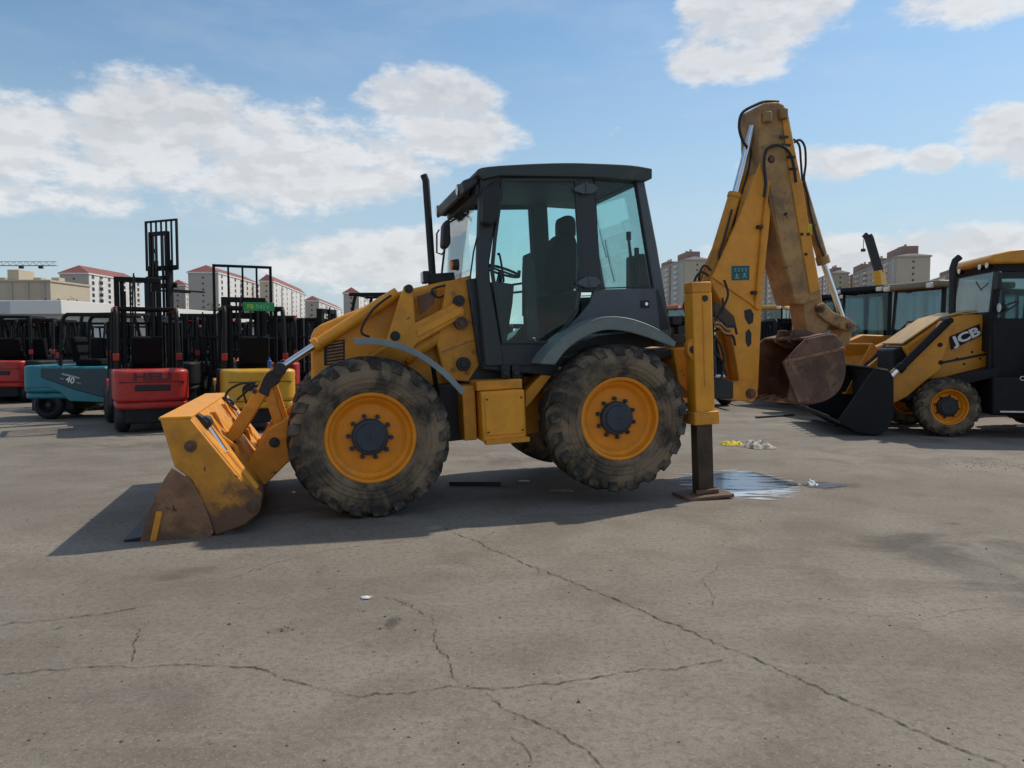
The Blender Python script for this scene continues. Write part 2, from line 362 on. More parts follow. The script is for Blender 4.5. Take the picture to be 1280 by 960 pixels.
xs = [-3000, -400, -60, -12, 0, 12, 60, 400, 3000]; ys = [-300, -30, 0, 8, 20, 60, 300, 1200, 5000]
for y in ys:
    for x in xs: gv.append((x, y, 0))
for j in range(len(ys) - 1):
    for i in range(len(xs) - 1):
        k = j * len(xs) + i; gf.append((k, k + 1, k + 1 + len(xs), k + len(xs)))
gm.from_pydata(gv, [], gf); gm.materials.append(ground_material())
ground = tag(link('ground', gm), 'worn grey-brown concrete yard with cracks and stains', kind='structure')

def crack_material():
    m_ = bpy.data.materials.new('crack_dark'); m_.use_nodes = True; T = NT(m_.node_tree); T.n.clear()
    tc = T.new('ShaderNodeTexCoord').outputs['Object']
    d = T.new('ShaderNodeBsdfDiffuse'); d.inputs[0].default_value = (.060, .050, .041, 1); t = T.new('ShaderNodeBsdfTransparent')
    mx = T.new('ShaderNodeMixShader'); T.put(mx.inputs[0], T.math('MULTIPLY', T.ramp(T.noise(tc, 16, 6, .75), .34, .66), .85))
    T.l.new(t.outputs[0], mx.inputs[1]); T.l.new(d.outputs[0], mx.inputs[2])
    o = T.new('ShaderNodeOutputMaterial'); T.l.new(mx.outputs[0], o.inputs[0]); return m_
M_crack = crack_material()
def crack(pl, width, seed=0, name='crack'):
    rnd = random.Random(seed); P = [G(a, b) for a, b in pl]; pts = []
    for i in range(len(P) - 1):
        L = (P[i + 1] - P[i]).length; n = max(2, int(L / .022))
        for k in range(n): pts.append(P[i].lerp(P[i + 1], k / n))
    pts.append(P[-1]); vs = []; fs = []
    for i, p in enumerate(pts):
        d = (pts[min(i + 1, len(pts) - 1)] - pts[max(i - 1, 0)]).normalized(); nn = Vector((-d.y, d.x, 0))
        q = p + nn * (mnoise.noise(p * 3.1 + Vector((seed, 0, 0))) * .035 + mnoise.noise(p * 13 + Vector((0, seed, 0))) * .018 + rnd.uniform(-.0075, .0075))
        w = .55 * width * (.35 + .5 * abs(mnoise.noise(p * 4.0 + Vector((0, 0, seed)))) + rnd.uniform(0, .5)) + .001
        if i in (0, len(pts) - 1): w = .001
        vs += [(q + nn * w)[:2] + (.004,), (q - nn * w)[:2] + (.004,)]
    for i in range(len(pts) - 1): fs.append((2 * i, 2 * i + 1, 2 * i + 3, 2 * i + 2))
    me = bpy.data.meshes.new(name); me.from_pydata(vs, [], fs); me.materials.append(M_crack); return link(name, me, ground)
crack([(556, 660), (600, 680), (645, 700), (700, 722), (760, 745), (830, 777), (900, 805), (960, 830), (1040, 868), (1130, 910), (1260, 960)], .013, 1)
crack([(0, 845), (60, 838), (140, 832), (220, 832), (320, 833), (350, 843), (400, 862), (450, 870), (510, 866), (560, 858), (610, 862), (660, 858), (720, 850), (780, 842), (850, 836), (905, 825)], .010, 2)
crack([(607, 866), (625, 885), (680, 905), (720, 930), (757, 962)], .008, 3)
crack([(-5, 782), (60, 778), (130, 768), (200, 755)], .012, 4)
crack([(480, 745), (510, 757), (540, 775), (545, 800), (560, 822), (568, 855)], .006, 5)
crack([(165, 828), (170, 805), (178, 785)], .007, 6)
crack([(285, 725), (340, 705), (400, 690), (455, 682), (535, 672)], .006, 7)
crack([(640, 920), (655, 935), (665, 955)], .005, 8)
crack([(1080, 770), (1150, 775), (1230, 758)], .004, 9)
crack([(900, 705), (880, 725), (895, 760)], .003, 10)

# loose grit lying on the slab
def grit():
    rnd = random.Random(3); mb = MB()
    def stone(p, r):
        vs = []
        for a in range(5):
            t = a * 1.2566 + rnd.uniform(-.3, .3); k = r * rnd.uniform(.7, 1.3); vs.append((p.x + k * math.cos(t), p.y + k * math.sin(t), 0.0005))
        vs.append((p.x + rnd.uniform(-.3, .3) * r, p.y + rnd.uniform(-.3, .3) * r, r * rnd.uniform(.5, 1.0)))
        mb.add(vs, [(i, (i + 1) % 5, 5) for i in range(5)])
    for _ in range(260): stone(G(rnd.uniform(-60, 1340), 560 + 420 * rnd.random() ** .8), rnd.choice((.003, .004, .005, .007)))
    for _ in range(16): stone(G(rnd.uniform(20, 1260), rnd.uniform(640, 950)), rnd.uniform(.007, .012))
    for cx, cy, n, sx, sy in ((1235, 579, 70, 40, 3), (490, 780, 6, 10, 6), (1250, 583, 40, 30, 3), (345, 788, 7, 16, 3), (130, 640, 30, 60, 10)):
        for _ in range(n): stone(G(rnd.gauss(cx, sx), rnd.gauss(cy, sy)), rnd.uniform(.004, .011))
    return mb.build('gravel', mat('grit', (.075, .060, .05), .9, var=.4, vscale=40), None, smooth=0)
tag(grit(), 'scattered small dark stones and grit on the concrete', kind='stuff')

# ------------------------------------------------------------------ wheels
def wheel_kit(Rr, rim, wd, nl, tyre_m, lug_m, rim_m, hub_m, nuts=10, lug=True, hubr=.42):
    """meshes of one wheel, outer face at y = 0, inner at y = wd"""
    kit = {}
    Rc = Rr * .973 if lug else Rr
    a = MB(); sh = Rr - rim
    half = [(rim, .055), (rim + .012, .03), (rim + sh * .12, .016), (rim + sh * .35, .0), (rim + sh * .55, .0), (rim + sh * .74, .018), (Rc - sh * .07, .05), (Rc, .10 * wd / .4 + .02)]
    prof = half + [(Rc, wd / 2)] + [(r, wd - y) for r, y in half[::-1]]
    a.lathe(prof, 0, 0, 56)
    for i in range(3):                                             # moulded rings on the side wall
        r0 = rim + sh * (.16 + .13 * i); a.lathe([(r0, .006), (r0 + .006, -.004 - .002 * i), (r0 + .014, -.004), (r0 + .02, .006)], 0, 0, 48)
    kit['tyre'] = a.mesh('tyre', 40); kit['tyre'].materials.append(tyre_m)
    if lug:
        b = MB(); rnd = random.Random(int(Rr * 1000))
        for s in (0, 1):
            for k in range(nl):
                t0 = 2 * math.pi * (k + .5 * s) / nl; w = .5 * 2 * math.pi / nl * .46
                path = [(wd * .52, Rc - .004, Rr, .55), (wd * .30, Rc - .004, Rr, .25), (wd * .12, Rc - .02, Rr * .994, 0), (.012, Rc - sh * .12, Rc - sh * .02, -.1), (-.004, Rc - sh * .30, Rc - sh * .26, -.18)]
                vs = []
                for (y, r0, r1, sk) in path:
                    yy = y if s == 0 else wd - y
                    for r, ww in ((r0, w * 1.25), (r1, w)):
                        for sg in (-1, 1):
                            t = t0 + sk * 2 * math.pi / nl + sg * ww * rnd.uniform(.93, 1.07); vs.append((r * math.cos(t), yy if r == r1 else yy + (.03 if s == 0 else -.03) * (y < .05), r * math.sin(t)))
                fs = []
                for i in range(len(path) - 1):
                    o = i * 4; q = o + 4
                    fs += [(o + 2, o + 3, q + 3, q + 2), (o, o + 2, q + 2, q), (o + 3, o + 1, q + 1, q + 3)]
                e = (len(path) - 1) * 4; fs += [(0, 1, 3, 2), (e, e + 2, e + 3, e + 1)]
                b.add(vs, fs)
        kit['tread_lug_ring'] = b.mesh('tread', 25); kit['tread_lug_ring'].materials.append(lug_m)
    c = MB(); r = rim
    c.lathe([(r * 1.01, .06), (r * 1.03, .028), (r * 1.0, .022), (r * .955, .03), (r * .94, .075), (r * .915, .10), (r * .84, .112), (r * .80, .135), (r * .74, .15), (r * .55, .15), (r * hubr, .145), (.01, .145)], 0, 0, 48)
    c.lathe([(r * .93, .11), (r * .93, wd - .06), (r * 1.02, wd - .04)], 0, 0, 32)
    kit['rim'] = c.mesh('rim', 30); kit['rim'].materials.append(rim_m)
    d = MB(); h = r * hubr
    d.lathe([(h * 1.0, .148), (h, .10), (h * .93, .085), (h * .80, .08), (h * .78, .06), (h * .70, .052), (.005, .05)], 0, 0, 24)
    kit['hub_cap'] = d.mesh('hub_cap', 30); kit['hub_cap'].materials.append(hub_m)
    if nuts:
        e = MB(); e.tube([(0, .155, 0), (0, .118, 0)], r * .055, 6); e.tube([(0, .12, 0), (0, .105, 0)], r * .03, 8)
        kit['wheel_nut'] = e.mesh('wheel_nut', 30); kit['wheel_nut'].materials.append(hub_m)
    kit['nuts'] = nuts; kit['nut_r'] = r * (hubr + .065)
    return kit
def put_wheel(kit, parent, x, y, z, near=True, spin=0.0, steer=0.0):
    w = empty('wheel', (x, y, z), (0, spin, 0), parent)
    if not near: w.rotation_euler = (0, 0, math.pi)
    if steer: w.rotation_euler = (0, spin, steer)
    for k in ('tyre', 'tread_lug_ring', 'rim', 'hub_cap'):
        if k in kit: link('tread' if k == 'tread_lug_ring' else k, kit[k], w)
    for i in range(kit['nuts']):
        t = 2 * math.pi * i / kit['nuts'] + .2
        link('wheel_nut', kit['wheel_nut'], w, (kit['nut_r'] * math.cos(t), 0, kit['nut_r'] * math.sin(t)))
    return w

# ------------------------------------------------------------------ the yellow backhoe loader in the middle
TH, PH = R(15.0), R(2.6)
Rm = Matrix.Rotation(TH, 4, 'Z') @ Matrix.Rotation(-PH, 4, 'Y')
WR = .69; YW = -1.12
loc = Vector((-1.185, 6.43, .685)) - (Rm @ Vector((0, YW, WR)))
A = empty('backhoe_loader', loc, (0, -PH, TH))
tag(A, 'weathered yellow backhoe loader with slate cab propped up on its rear stabilizer legs', 'backhoe loader')
F = Frame(Matrix.Translation(loc) @ Rm)
S, PR = F.side, F.prof
def zg(x, y=0.0):                                                  # local height of the ground under a local point
    M3 = F.M; return (0.0 - (M3 @ Vector((x, y, 0))).z) / math.cos(PH)
kit = wheel_kit(WR, .375, .44, 21, M_tyre, M_lug, M_yel_rim, M_hub)
fx, fz = 0.0, WR
rx, rz = S(777, 524, YW)
put_wheel(kit, A, fx, YW, fz, True, .3); put_wheel(kit, A, rx, YW, rz, True, 1.1)
put_wheel(kit, A, fx, -YW, fz, False); put_wheel(kit, A, rx, -YW, rz, False)
# axles and chassis
b = MB(); b.tube([(fx, -.95, fz), (fx, .95, fz)], .11, 12); b.box(fx - .2, fx + .2, -.25, .25, fz - .2, fz + .2); b.build('front_axle', M_dark, A, .01)
b = MB(); b.tube([(rx, -.95, rz), (rx, .95, rz)], .13, 12); b.box(rx - .22, rx + .22, -.3, .3, rz - .22, rz + .22); b.build('rear_axle', M_dark, A, .01)
b = MB(); b.prism(PR([(400, 475), (560, 480), (660, 470), (860, 452), (868, 500), (840, 512), (650, 545), (560, 540), (420, 520)], -.42), -.42, .42); b.build('chassis', M_yel_arm, A, .015)
b = MB(); b.prism(PR([(455, 492), (585, 478), (600, 455), (655, 455), (655, 485), (600, 548), (560, 552), (540, 520)], -.62), -.62, -.425); b.build('side_frame', M_dark, A, .01)
# hood
hp = PR([(390, 497), (389, 420), (393, 411), (402, 405), (500, 364), (556, 351), (592, 347), (600, 480)], -.43)
b = MB(); b.prism(hp, -.43, .43); hood = b.build('hood', M_yel, A, .045, seg=4)
b = MB(); b.prism(PR([(396, 421), (402, 417), (500, 377), (552, 360), (556, 364), (500, 383), (404, 424)], -.436), -.437, -.425); b.build('crease', M_yel_arm, hood)
for i in range(7):
    x0, z0 = S(409, 430 + 4 * i, -.44); x1, z1 = S(429, 427 + 4 * i, -.44)
    b = MB(); b.bar((x0, -.438, z0), (x1, -.438, z1), .012, .014); b.build('grille_slat', M_dip, hood)
b = MB(); b.prism(PR([(405, 428), (431, 424), (431, 455), (405, 457)], -.433), -.434, -.42); b.build('grille', M_dark, hood)
# tower behind the hood carrying the loader arms
b = MB(); b.prism(PR([(558, 352), (589, 344), (600, 458), (586, 478), (556, 474), (546, 430)], -.60), -.60, -.44); b.prism(PR([(558, 352), (589, 344), (600, 458), (586, 478), (556, 474), (546, 430)], -.60), .44, .60)
b.prism(PR([(560, 362), (589, 354), (596, 458), (560, 462)], -.44), -.44, .44); b.build('loader_tower', M_yel_arm, A, .012)
for px, py in ((566, 366), (584, 360), (588, 400), (592, 440), (566, 462), (584, 466)):
    x, z = S(px, py, -.60); b = MB(); b.disc(x, z, -.616, -.60, .020, 6); b.build('tower_bolt', M_dip, A, .003)
b = MB(); b.strip(PR([(552, 440), (592, 425)], -.60), .012, -.606, -.598); b.build('weld_seam', M_dip, A)
x, z = S(579, 455, -.62); b = MB(); b.disc(x, z, -.66, -.60, .065); b.disc(x, z, -.675, -.60, .035); b.build('tower_pin', M_dark, A, .005)
# loader arms with their cylinders
armp = [(572, 377), (581, 386), (581, 395), (521, 430), (506, 452), (440, 520), (380, 562), (358, 580), (326, 612), (312, 620), (301, 612), (300, 596), (315, 570), (334, 537), (352, 527), (425, 470), (481, 433), (500, 372), (506, 359), (511, 356), (516, 361), (519, 404)]
for y0, y1 in ((-.66, -.56), (.56, .66)):
    b = MB(); b.prism(PR(armp, -.66), y0, y1); arm = b.build('loader_arm', M_yel_arm, A, .012)
    ys = y0 - .012 if y0 < 0 else y1 + .012
    for (px, py, rr) in ((574, 376, .052), (511, 361, .040), (494, 420, .045), (343, 553, .045), (311, 606, .042)):
        x, z = S(px, py, -.66); b = MB(); b.disc(x, z, min(ys, y0 - .012), max(ys, y1 + .012), rr); b.disc(x, z, min(ys, y0 - .02), max(ys, y1 + .02), rr * .55); b.build('pin', M_dark if py < 580 else M_rust, arm, .004)
    if y0 < 0:
        b = MB(); b.prism(PR([(521, 412), (575, 384), (579, 391), (522, 421)], -.665), -.672, -.655); b.build('stiffener', M_yel, arm, .003)
        b = MB(); b.prism(PR([(521, 371), (545, 362), (541, 380), (524, 394)], -.5), -.57, -.54); b.build('gusset', M_rust, arm, .003)
for y in (-.53, .53):                                              # lift cylinders
    a0 = Vector((*S(575, 404, -.6), 0)).xzy if False else F.pt(575, 404, -.6); a1 = F.pt(505, 448, -.6); a2 = F.pt(405, 520, -.6)
    for q in (a0, a1, a2): q.y = y
    b = MB(); b.tube([a0, a1], .070, 14); b.tube([a0.lerp(a1, .9), a1], .082, 14); cy = b.build('lift_cylinder', M_yel_arm, A, .004)
    b = MB(); b.tube([a1, a2], .032, 12); b.build('piston_rod', M_chrome, cy)
    b = MB(); b.disc(a0.x, a0.z, y - .15 if y < 0 else y - .1, y + .1 if y < 0 else y + .15, .06); b.disc(a0.x, a0.z, y - .165, y + .165, .03); b.build('pin', M_rust, cy, .004)
for y in (-.50, .50):                                              # long tilt cylinders beside the hood
    a0 = F.pt(497, 366, -.5); a1 = F.pt(392, 433, -.5); a2 = F.pt(350, 461, -.5)
    for q in (a0, a1, a2): q.y = y
    b = MB(); b.tube([a0, a1], .055, 16); b.tube([a1.lerp(a0, .06), a1], .066, 16); cy = b.build('tilt_cylinder', M_yel, A, .004)
    b = MB(); b.tube([a1, a2], .030, 12); b.build('piston_rod', M_chrome, cy)
    b = MB(); b.disc(a2.x, a2.z, y - .09, y + .09, .058); b.build('pin', M_dark, cy, .004)
    # rocker lever and link
    p = PR([(344, 459), (356, 466), (350, 478), (337, 488), (300, 548), (290, 552), (284, 545), (287, 536), (327, 476), (331, 466)], -.52)
    b = MB(); b.prism(p, y - .05, y + .05); lv = b.build('rocker_lever', M_yel_arm, A, .008)
    p = PR([(342, 462), (353, 468), (349, 478), (338, 486), (335, 496), (323, 490), (329, 473), (334, 466)], -.53)
    b = MB(); b.prism(p, y - .056, y + .056); b.build('worn_black_patch', M_dark, lv, .006)
    x, z = S(318, 489, -.55); b = MB(); b.disc(x, z, y - .065, y + .065, .022); b.build('pin', M_rust, lv, .003)
    b = MB(); b.bar((*S(334, 484, -.5)[:1], y - .0, S(334, 484, -.5)[1]), (S(356, 552, -.5)[0], y, S(356, 552, -.5)[1]), .075, .085); b.build('tilt_link', M_yel_arm, A, .006)
b = MB(); x, z = S(345, 565, -.6); b.tube([(x, -.56, z), (x, .56, z)], .075, 14); b.build('torque_tube', M_yel_arm, A)
b = MB(); x, z = S(292, 575, -.6); b.tube([(x, -.75, z), (x, .75, z)], .06, 14); b.build('hitch_tube', M_yel_arm, A)
# hoses beside the hood
for pl, y in (([(489, 369), (468, 385), (455, 404), (452, 416), (462, 421)], -.60), ([(560, 356), (540, 362), (548, 372), (560, 366)], -.58), ([(320, 478), (300, 480), (285, 489), (283, 500), (296, 513)], -.45), ([(296, 500), (318, 480), (304, 486), (312, 515)], .4)):
    b = MB(); b.tube(spline(F.pts(pl, y)), .012, 6); b.build('hydraulic_hose', M_blk, A)
# 4-in-1 loader bucket
BY = -1.36
shell = PR([(201, 525), (238, 524), (282, 577), (323, 627), (322, 640), (307, 654), (285, 663)], BY)
b = MB(); b.strip(shell, .03, BY + .02, -BY - .02); bk = b.build('loader_bucket', M_buck, A, .006)
zr = [(201, 524), (239, 523), (282, 576), (324, 626), (326, 633), (321, 642), (306, 655), (270, 668), (266, 657), (258, 640), (251, 622), (240, 599), (219, 583)]
for y0, y1 in ((BY - .03, BY + .02), (-BY - .02, -BY + .03)):
    b = MB(); b.prism(PR(zr, BY), y0, y1); b.build('side_plate', M_buck, bk, .008)
    b = MB(); x, z = S(239, 557, BY); b.disc(x, z, min(y0, y1) - .015, max(y0, y1) + .015, .045, 16); b.disc(x, z, min(y0, y1) - .025, max(y0, y1) + .025, .022, 10); b.build('clam_pivot', M_rust, bk, .004)
    b = MB(); x, z = S(317, 632, BY); b.disc(x, z, min(y0, y1) - .02, max(y0, y1) + .02, .042, 16); b.disc(x, z, min(y0, y1) - .028, max(y0, y1) + .028, .02, 10); b.build('heel_pin', M_rust, bk, .004)
zj = [(216, 584), (240, 599), (253, 622), (262, 645), (268, 664), (262, 671), (174, 682), (180, 664), (188, 637), (199, 612), (207, 597)]
jawshell = PR([(214, 588), (262, 668), (262, 671), (176, 682)], BY)
b = MB(); b.strip(PR([(270, 664), (235, 676), (178, 681)], BY), .028, BY + .02, -BY - .02); jaw = b.build('clam_jaw', M_rust2, A, .005)
for y0, y1 in ((BY - .055, BY - .032), (-BY + .032, -BY + .055)):
    b = MB(); b.prism(PR(zj, BY), y0, y1); b.build('jaw_side', M_rust2, jaw, .006)
    yy = (y0 - .012, y0) if y0 < 0 else (y1, y1 + .012)
    b = MB(); b.prism(PR([(197, 637), (205, 637), (197, 674), (189, 675)], BY), *yy); b.build('wear_strip', M_yel_arm, jaw, .003)
e = [S(184, 680, BY), S(157, 683, BY)]; e = [(e[0][0], max(e[0][1], zg(e[0][0], BY) + .02)), (e[1][0], max(e[1][1], zg(e[1][0], BY) + .022))]; pass
b = MB(); b.prism([(e[0][0], e[0][1] - .012), (e[0][0], e[0][1] + .02), (e[1][0], e[1][1] - .004), (e[1][0], e[1][1] - .014)], BY - .05, -BY + .05); b.build('cutting_edge', M_dark, jaw)
# top spill guard lip and hitch brackets on the bucket's back
b = MB(); b.strip(PR([(199, 523), (240, 521)], BY), .02, BY - .03, -BY + .03); b.build('spill_lip', M_yel, bk, .004)
for y in (-.78, -.45, .45, .78):
    b = MB(); b.prism(PR([(240, 522), (262, 520), (276, 545), (296, 560), (300, 575), (285, 580)], -.9), y - .03, y + .03); hb = b.build('hitch_bracket', M_yel_arm, bk, .006)
    x, z = S(284, 566, -.9); b = MB(); b.disc(x, z, y - .05, y + .05, .05); b.disc(x, z, y - .06, y + .06, .025); b.build('pin', M_rust, hb, .004)
for y in (-1.12, .85):                                              # clam cylinders
    a0 = F.pt(252, 533, -1.12); a1 = F.pt(277, 570, -1.12); a2 = F.pt(314, 617, -1.12)
    for q in (a0, a1, a2): q.y = y; q.z += .03; q.x += .03
    b = MB(); b.tube([a1, a2], .045, 14); cy = b.build('clam_cylinder', M_yel, bk, .003)
    b = MB(); b.tube([a0, a1], .024, 12); b.build('piston_rod', M_chrome, bk)
    b = MB(); b.disc(a0.x, a0.z, y - .06, y + .06, .052); b.disc(a0.x, a0.z, y - .075, y + .075, .028); b.bar(a0 + Vector((-.07, 0, .05)), a0 + Vector((.02, 0, -.02)), .13, .07); b.build('rod_clevis', M_dark, bk, .004)
# front mudguard, a bent sheet
arc = spline([Vector((*p, 0)) for p in PR([(443, 424), (470, 424), (500, 430), (530, 444), (556, 464), (579, 488)], -1.10)], 5)
for y0, y1, nm in ((-1.10, -.74, 'front_mudguard'), (.74, 1.10, 'front_mudguard')):
    b = MB(); b.strip([(p.x, p.y) for p in arc], .014, y0, y1); ye = y0 if y0 < 0 else y1
    b.strip([(p.x, p.y - .022) for p in arc], .05, ye - .008, ye + .008); b.build(nm, M_ffend, A, .004)
b = MB(); b.bar(F.pt(540, 450, -.75), F.pt(548, 500, -.6), .04, .02); b.build('mudguard_bracket', M_dark, A)
# tank / step box between the wheels
bx0, bz1 = S(601, 490, -1.0); bx1, _ = S(656, 490, -1.0); _, bz0 = S(610, 553, -1.0)
b = MB(); b.prism([(bx0, bz0), (bx1, bz0), (bx1, bz1), (bx0, bz1)], -1.0, -.5); bxo = b.build('side_tank', M_yel, A, .018)
b = MB(); b.prism([(bx0 + .03, bz0 + .06), (bx1 - .02, bz0 + .06), (bx1 - .02, bz1 - .04), (bx0 + .03, bz1 - .04)], -1.012, -.99); bl = b.build('tank_cover', M_yel, bxo, .006)
for x_, z_ in ((bx0 + .05, bz0 + .09), (bx1 - .04, bz0 + .09), (bx0 + .05, bz1 - .07), (bx1 - .04, bz1 - .07)):
    b = MB(); b.disc(x_, z_, -1.02, -1.0, .009, 8); b.build('cover_bolt', M_dark, bxo)
b = MB(); b.box(bx0 + .02, bx1 + .02, -1.035, -.95, bz0 - .02, bz0 + .025); b.build('tank_ledge', M_yel_arm, bxo, .006)
b = MB(); b.prism([(bx0 - .02, bz1 + .004), (bx1, bz1 + .004), (bx1, bz1 + .09), (bx0 - .02, bz1 + .09)], -.93, -.45); b.build('tank_shelf', M_yel_arm, A, .008)
b = MB(); b.box(bx0 - .14, bx0 - .02, -.86, -.45, bz0 + .01, bz1 + .05); b.build('tank_side_box', M_yel_arm, A, .012)
for px in (632, 645):
    x, z = S(px, 466, -.8); b = MB(); b.box(x - .04, x + .04, -.82, -.74, z - .05, z + .07); b.disc(x, z, -.84, -.8, .03, 12); b.build('valve_block', M_dark, A, .006)
b = MB(); b.prism(PR([(657, 489), (690, 455), (701, 455), (664, 503), (657, 510)], -.75), -.75, -.55); b.build('rear_strut', M_yel, A, .006)
b = MB(); b.prism(PR([(842, 436), (868, 434), (868, 500), (848, 478)], -.82), -.82, .82); b.build('rear_frame', M_yel_arm, A, .012)
# rear mudguards
fo = [(676, 455), (690, 436), (710, 418), (735, 404), (757, 397), (785, 399), (812, 408), (830, 418), (844, 429)]
fi = [(842, 434), (826, 428), (806, 421), (780, 414), (753, 413), (727, 423), (707, 438), (693, 456)]
def dense(l): return [(p.x, p.y) for p in spline([Vector((a, b_, 0)) for a, b_ in l], 4)]
for sg in (-1, 1):
    o_ = PR(dense(fo), -1.08); i_ = PR(dense(fi), -1.08)
    b = MB(); ya, yb = (-1.10, -1.07) if sg < 0 else (1.07, 1.10)
    b.prism(o_ + i_, ya, yb); b.strip(o_, .02, min(ya, sg * .72), max(yb, sg * .72)); b.build('rear_mudguard', M_fend, A, .012, seg=3)

# ------------------------------------------------------------------ cab
CY = -.78
def mir(sg, y0, y1): return (y0, y1) if sg < 0 else (-y1, -y0)
cabp = PR([(604, 428), (690, 428), (742, 363), (823, 361), (838, 416), (846, 440), (800, 450), (690, 460), (606, 458)], CY)
b = MB(); b.prism(PR([(604, 452), (846, 436), (846, 446), (690, 470), (604, 462)], CY), CY + .02, -CY - .02); cab = b.build('cab', M_dark, A, .01)
for sg in (-1, 1):
    nm = 'near' if sg < 0 else 'far'
    b = MB(); b.prism(PR([(600, 234), (625, 234), (622, 262), (612, 328), (613, 350), (629, 440), (630, 458), (606, 458), (597, 350), (597, 320)], CY), *mir(sg, CY, CY + .10)); b.build('front_pillar', M_cab, cab, .015)
    b = MB(); b.prism(PR([(719, 215), (742, 216), (748, 300), (752, 365), (722, 365), (724, 300)], CY), *mir(sg, CY, CY + .08)); b.build('door_post', M_cab, cab, .012)
    b = MB(); b.prism(PR([(795, 220), (805, 222), (822, 310), (839, 414), (824, 414), (818, 362), (806, 290)], CY), *mir(sg, CY, CY + .09)); b.build('rear_pillar', M_cab2, cab, .012)
    b = MB(); b.prism(PR([(600, 212), (806, 214), (806, 224), (741, 220), (625, 222), (601, 240)], CY), *mir(sg, CY, CY + .10)); b.build('roof_rail', M_cab, cab, .01)
    b = MB(); b.prism(PR([(742, 362), (824, 360), (840, 414), (838, 424), (800, 410), (757, 402), (735, 408), (710, 423), (690, 441), (684, 452), (672, 452), (700, 415), (724, 395), (738, 378)], CY), *mir(sg, CY, CY + .05)); b.build('rear_quarter_panel', M_cab2, cab, .012)
    b = MB(); b.prism(PR([(622, 428), (690, 428), (688, 440), (676, 456), (622, 458)], CY), *mir(sg, CY + .004, CY + .06)); b.build('sill_panel', M_cab, cab, .008)
    # door: frame strip round the glass, glass
    dr = PR([(627, 222), (721, 222), (725, 300), (727, 362), (722, 392), (704, 414), (690, 430), (627, 430), (613, 338), (617, 296)], CY)
    cxd = sum(p[0] for p in dr) / len(dr); czd = sum(p[1] for p in dr) / len(dr)
    inn = [(cxd + (x - cxd) * .935, czd + (z - czd) * .955) for x, z in dr]
    yo0, yo1 = mir(sg, CY - .012, CY + .025)
    b = MB(); n = len(dr); vs = [(x, yo0, z) for x, z in dr] + [(x, yo0, z) for x, z in inn] + [(x, yo1, z) for x, z in dr] + [(x, yo1, z) for x, z in inn]; fs = []
    for i in range(n):
        j = (i + 1) % n; fs += [(i, j, n + j, n + i), (2 * n + i, 3 * n + i, 3 * n + j, 2 * n + j), (i, 2 * n + i, 2 * n + j, j), (n + i, n + j, 3 * n + j, 3 * n + i)]
    b.add(vs, fs); b.build('door_frame', M_cab, cab, .006)
    b = MB(); yy = mir(sg, CY + .004, CY + .010); b.prism(inn, *yy); b.build('door_pane', M_glass, cab)
    b = MB(); b.prism(PR([(741, 218), (797, 223), (807, 290), (819, 362), (750, 363), (746, 300)], CY), *mir(sg, CY + .03, CY + .036)); b.build('quarter_pane', M_glass, cab)
    b = MB(); b.strip(PR([(744, 221), (794, 225), (806, 292), (817, 358), (752, 360), (748, 300), (744, 221)], CY), .014, *mir(sg, CY + .02, CY + .044)); b.build('window_seal', M_blk, cab)
    if sg < 0:
        for (px, py) in ((731, 236), (735, 353)):
            b = MB(); b.prism(PR([(px - 14, py - 1), (px - 3, py - 7), (px, py - 7), (px, py + 7), (px - 3, py + 7), (px - 14, py + 3)], CY - .02), CY - .045, CY - .013); b.prism(PR([(px + 1, py - 7), (px + 10, py - 6), (px + 16, py), (px + 10, py + 6), (px + 1, py + 7)], CY - .02), CY - .040, CY - .002); x, z = S(px, py, CY)
            b.tube([(x, CY - .045, z - .055), (x, CY - .045, z + .055)], .012, 8); b.build('door_hinge', M_cab2, cab, .004)
        x, z = S(806, 380, CY); b = MB(); b.box(x - .045, x + .045, CY - .012, CY + .01, z - .035, z + .035); b.build('fuel_cap_recess', M_blk, cab, .006)
        b = MB(); b.disc(x + .01, z, CY - .02, CY - .008, .016, 10); b.build('lock', M_chrome, cab)
        x0, z0 = S(622, 318, CY); b = MB(); b.tube(spline([(x0, CY - .015, z0), (x0 + .005, CY - .06, z0 - .02), (x0 + .03, CY - .06, z0 - .22), (x0 + .035, CY - .015, z0 - .25)], 4), .011, 6); b.build('door_handle', M_blk, cab)
# windscreen, rear window, their bars
fp = PR([(599, 238), (597, 348)], CY); rp = PR([(804, 226), (822, 361)], CY)
ftop, fbot = S(601, 240, CY), S(598, 348, CY)
b = MB(); b.strip([(ftop[0] - .01, ftop[1]), (fbot[0] - .06, (ftop[1] + fbot[1]) / 2), (fbot[0] - .05, fbot[1])], .008, CY + .08, -CY - .08); b.build('windscreen_pane', M_glass_f, cab)
b = MB(); b.strip([rp[0], rp[1]], .008, CY + .10, -CY - .10); b.build('rear_pane', M_glass, cab)
b = MB(); x, z = rp[1]; b.box(x - .03, x + .03, CY + .05, -CY - .05, z - .55, z); b.build('rear_wall_panel', M_cab, cab, .01)
b = MB(); x, z = fbot; b.prism([(x - .08, z), (x + .05, z + .02), (x + .12, S(606, 458, CY)[1]), (x + .0, S(606, 458, CY)[1])], CY + .10, -CY - .10); b.build('dash_cowl', M_cab, cab, .01)
b = MB(); x0, z0 = S(602, 226, CY); b.box(x0 - .05, x0 + .06, CY + .05, -CY - .05, z0 - .12, z0 + .06); b.build('roof_header', M_cab, cab, .01); b = MB(); x1, z1 = S(800, 222, CY); b.box(x1 - .06, x1 + .03, CY + .05, -CY - .05, z1 - .05, z1 + .05); b.build('roof_header', M_cab, cab, .01)
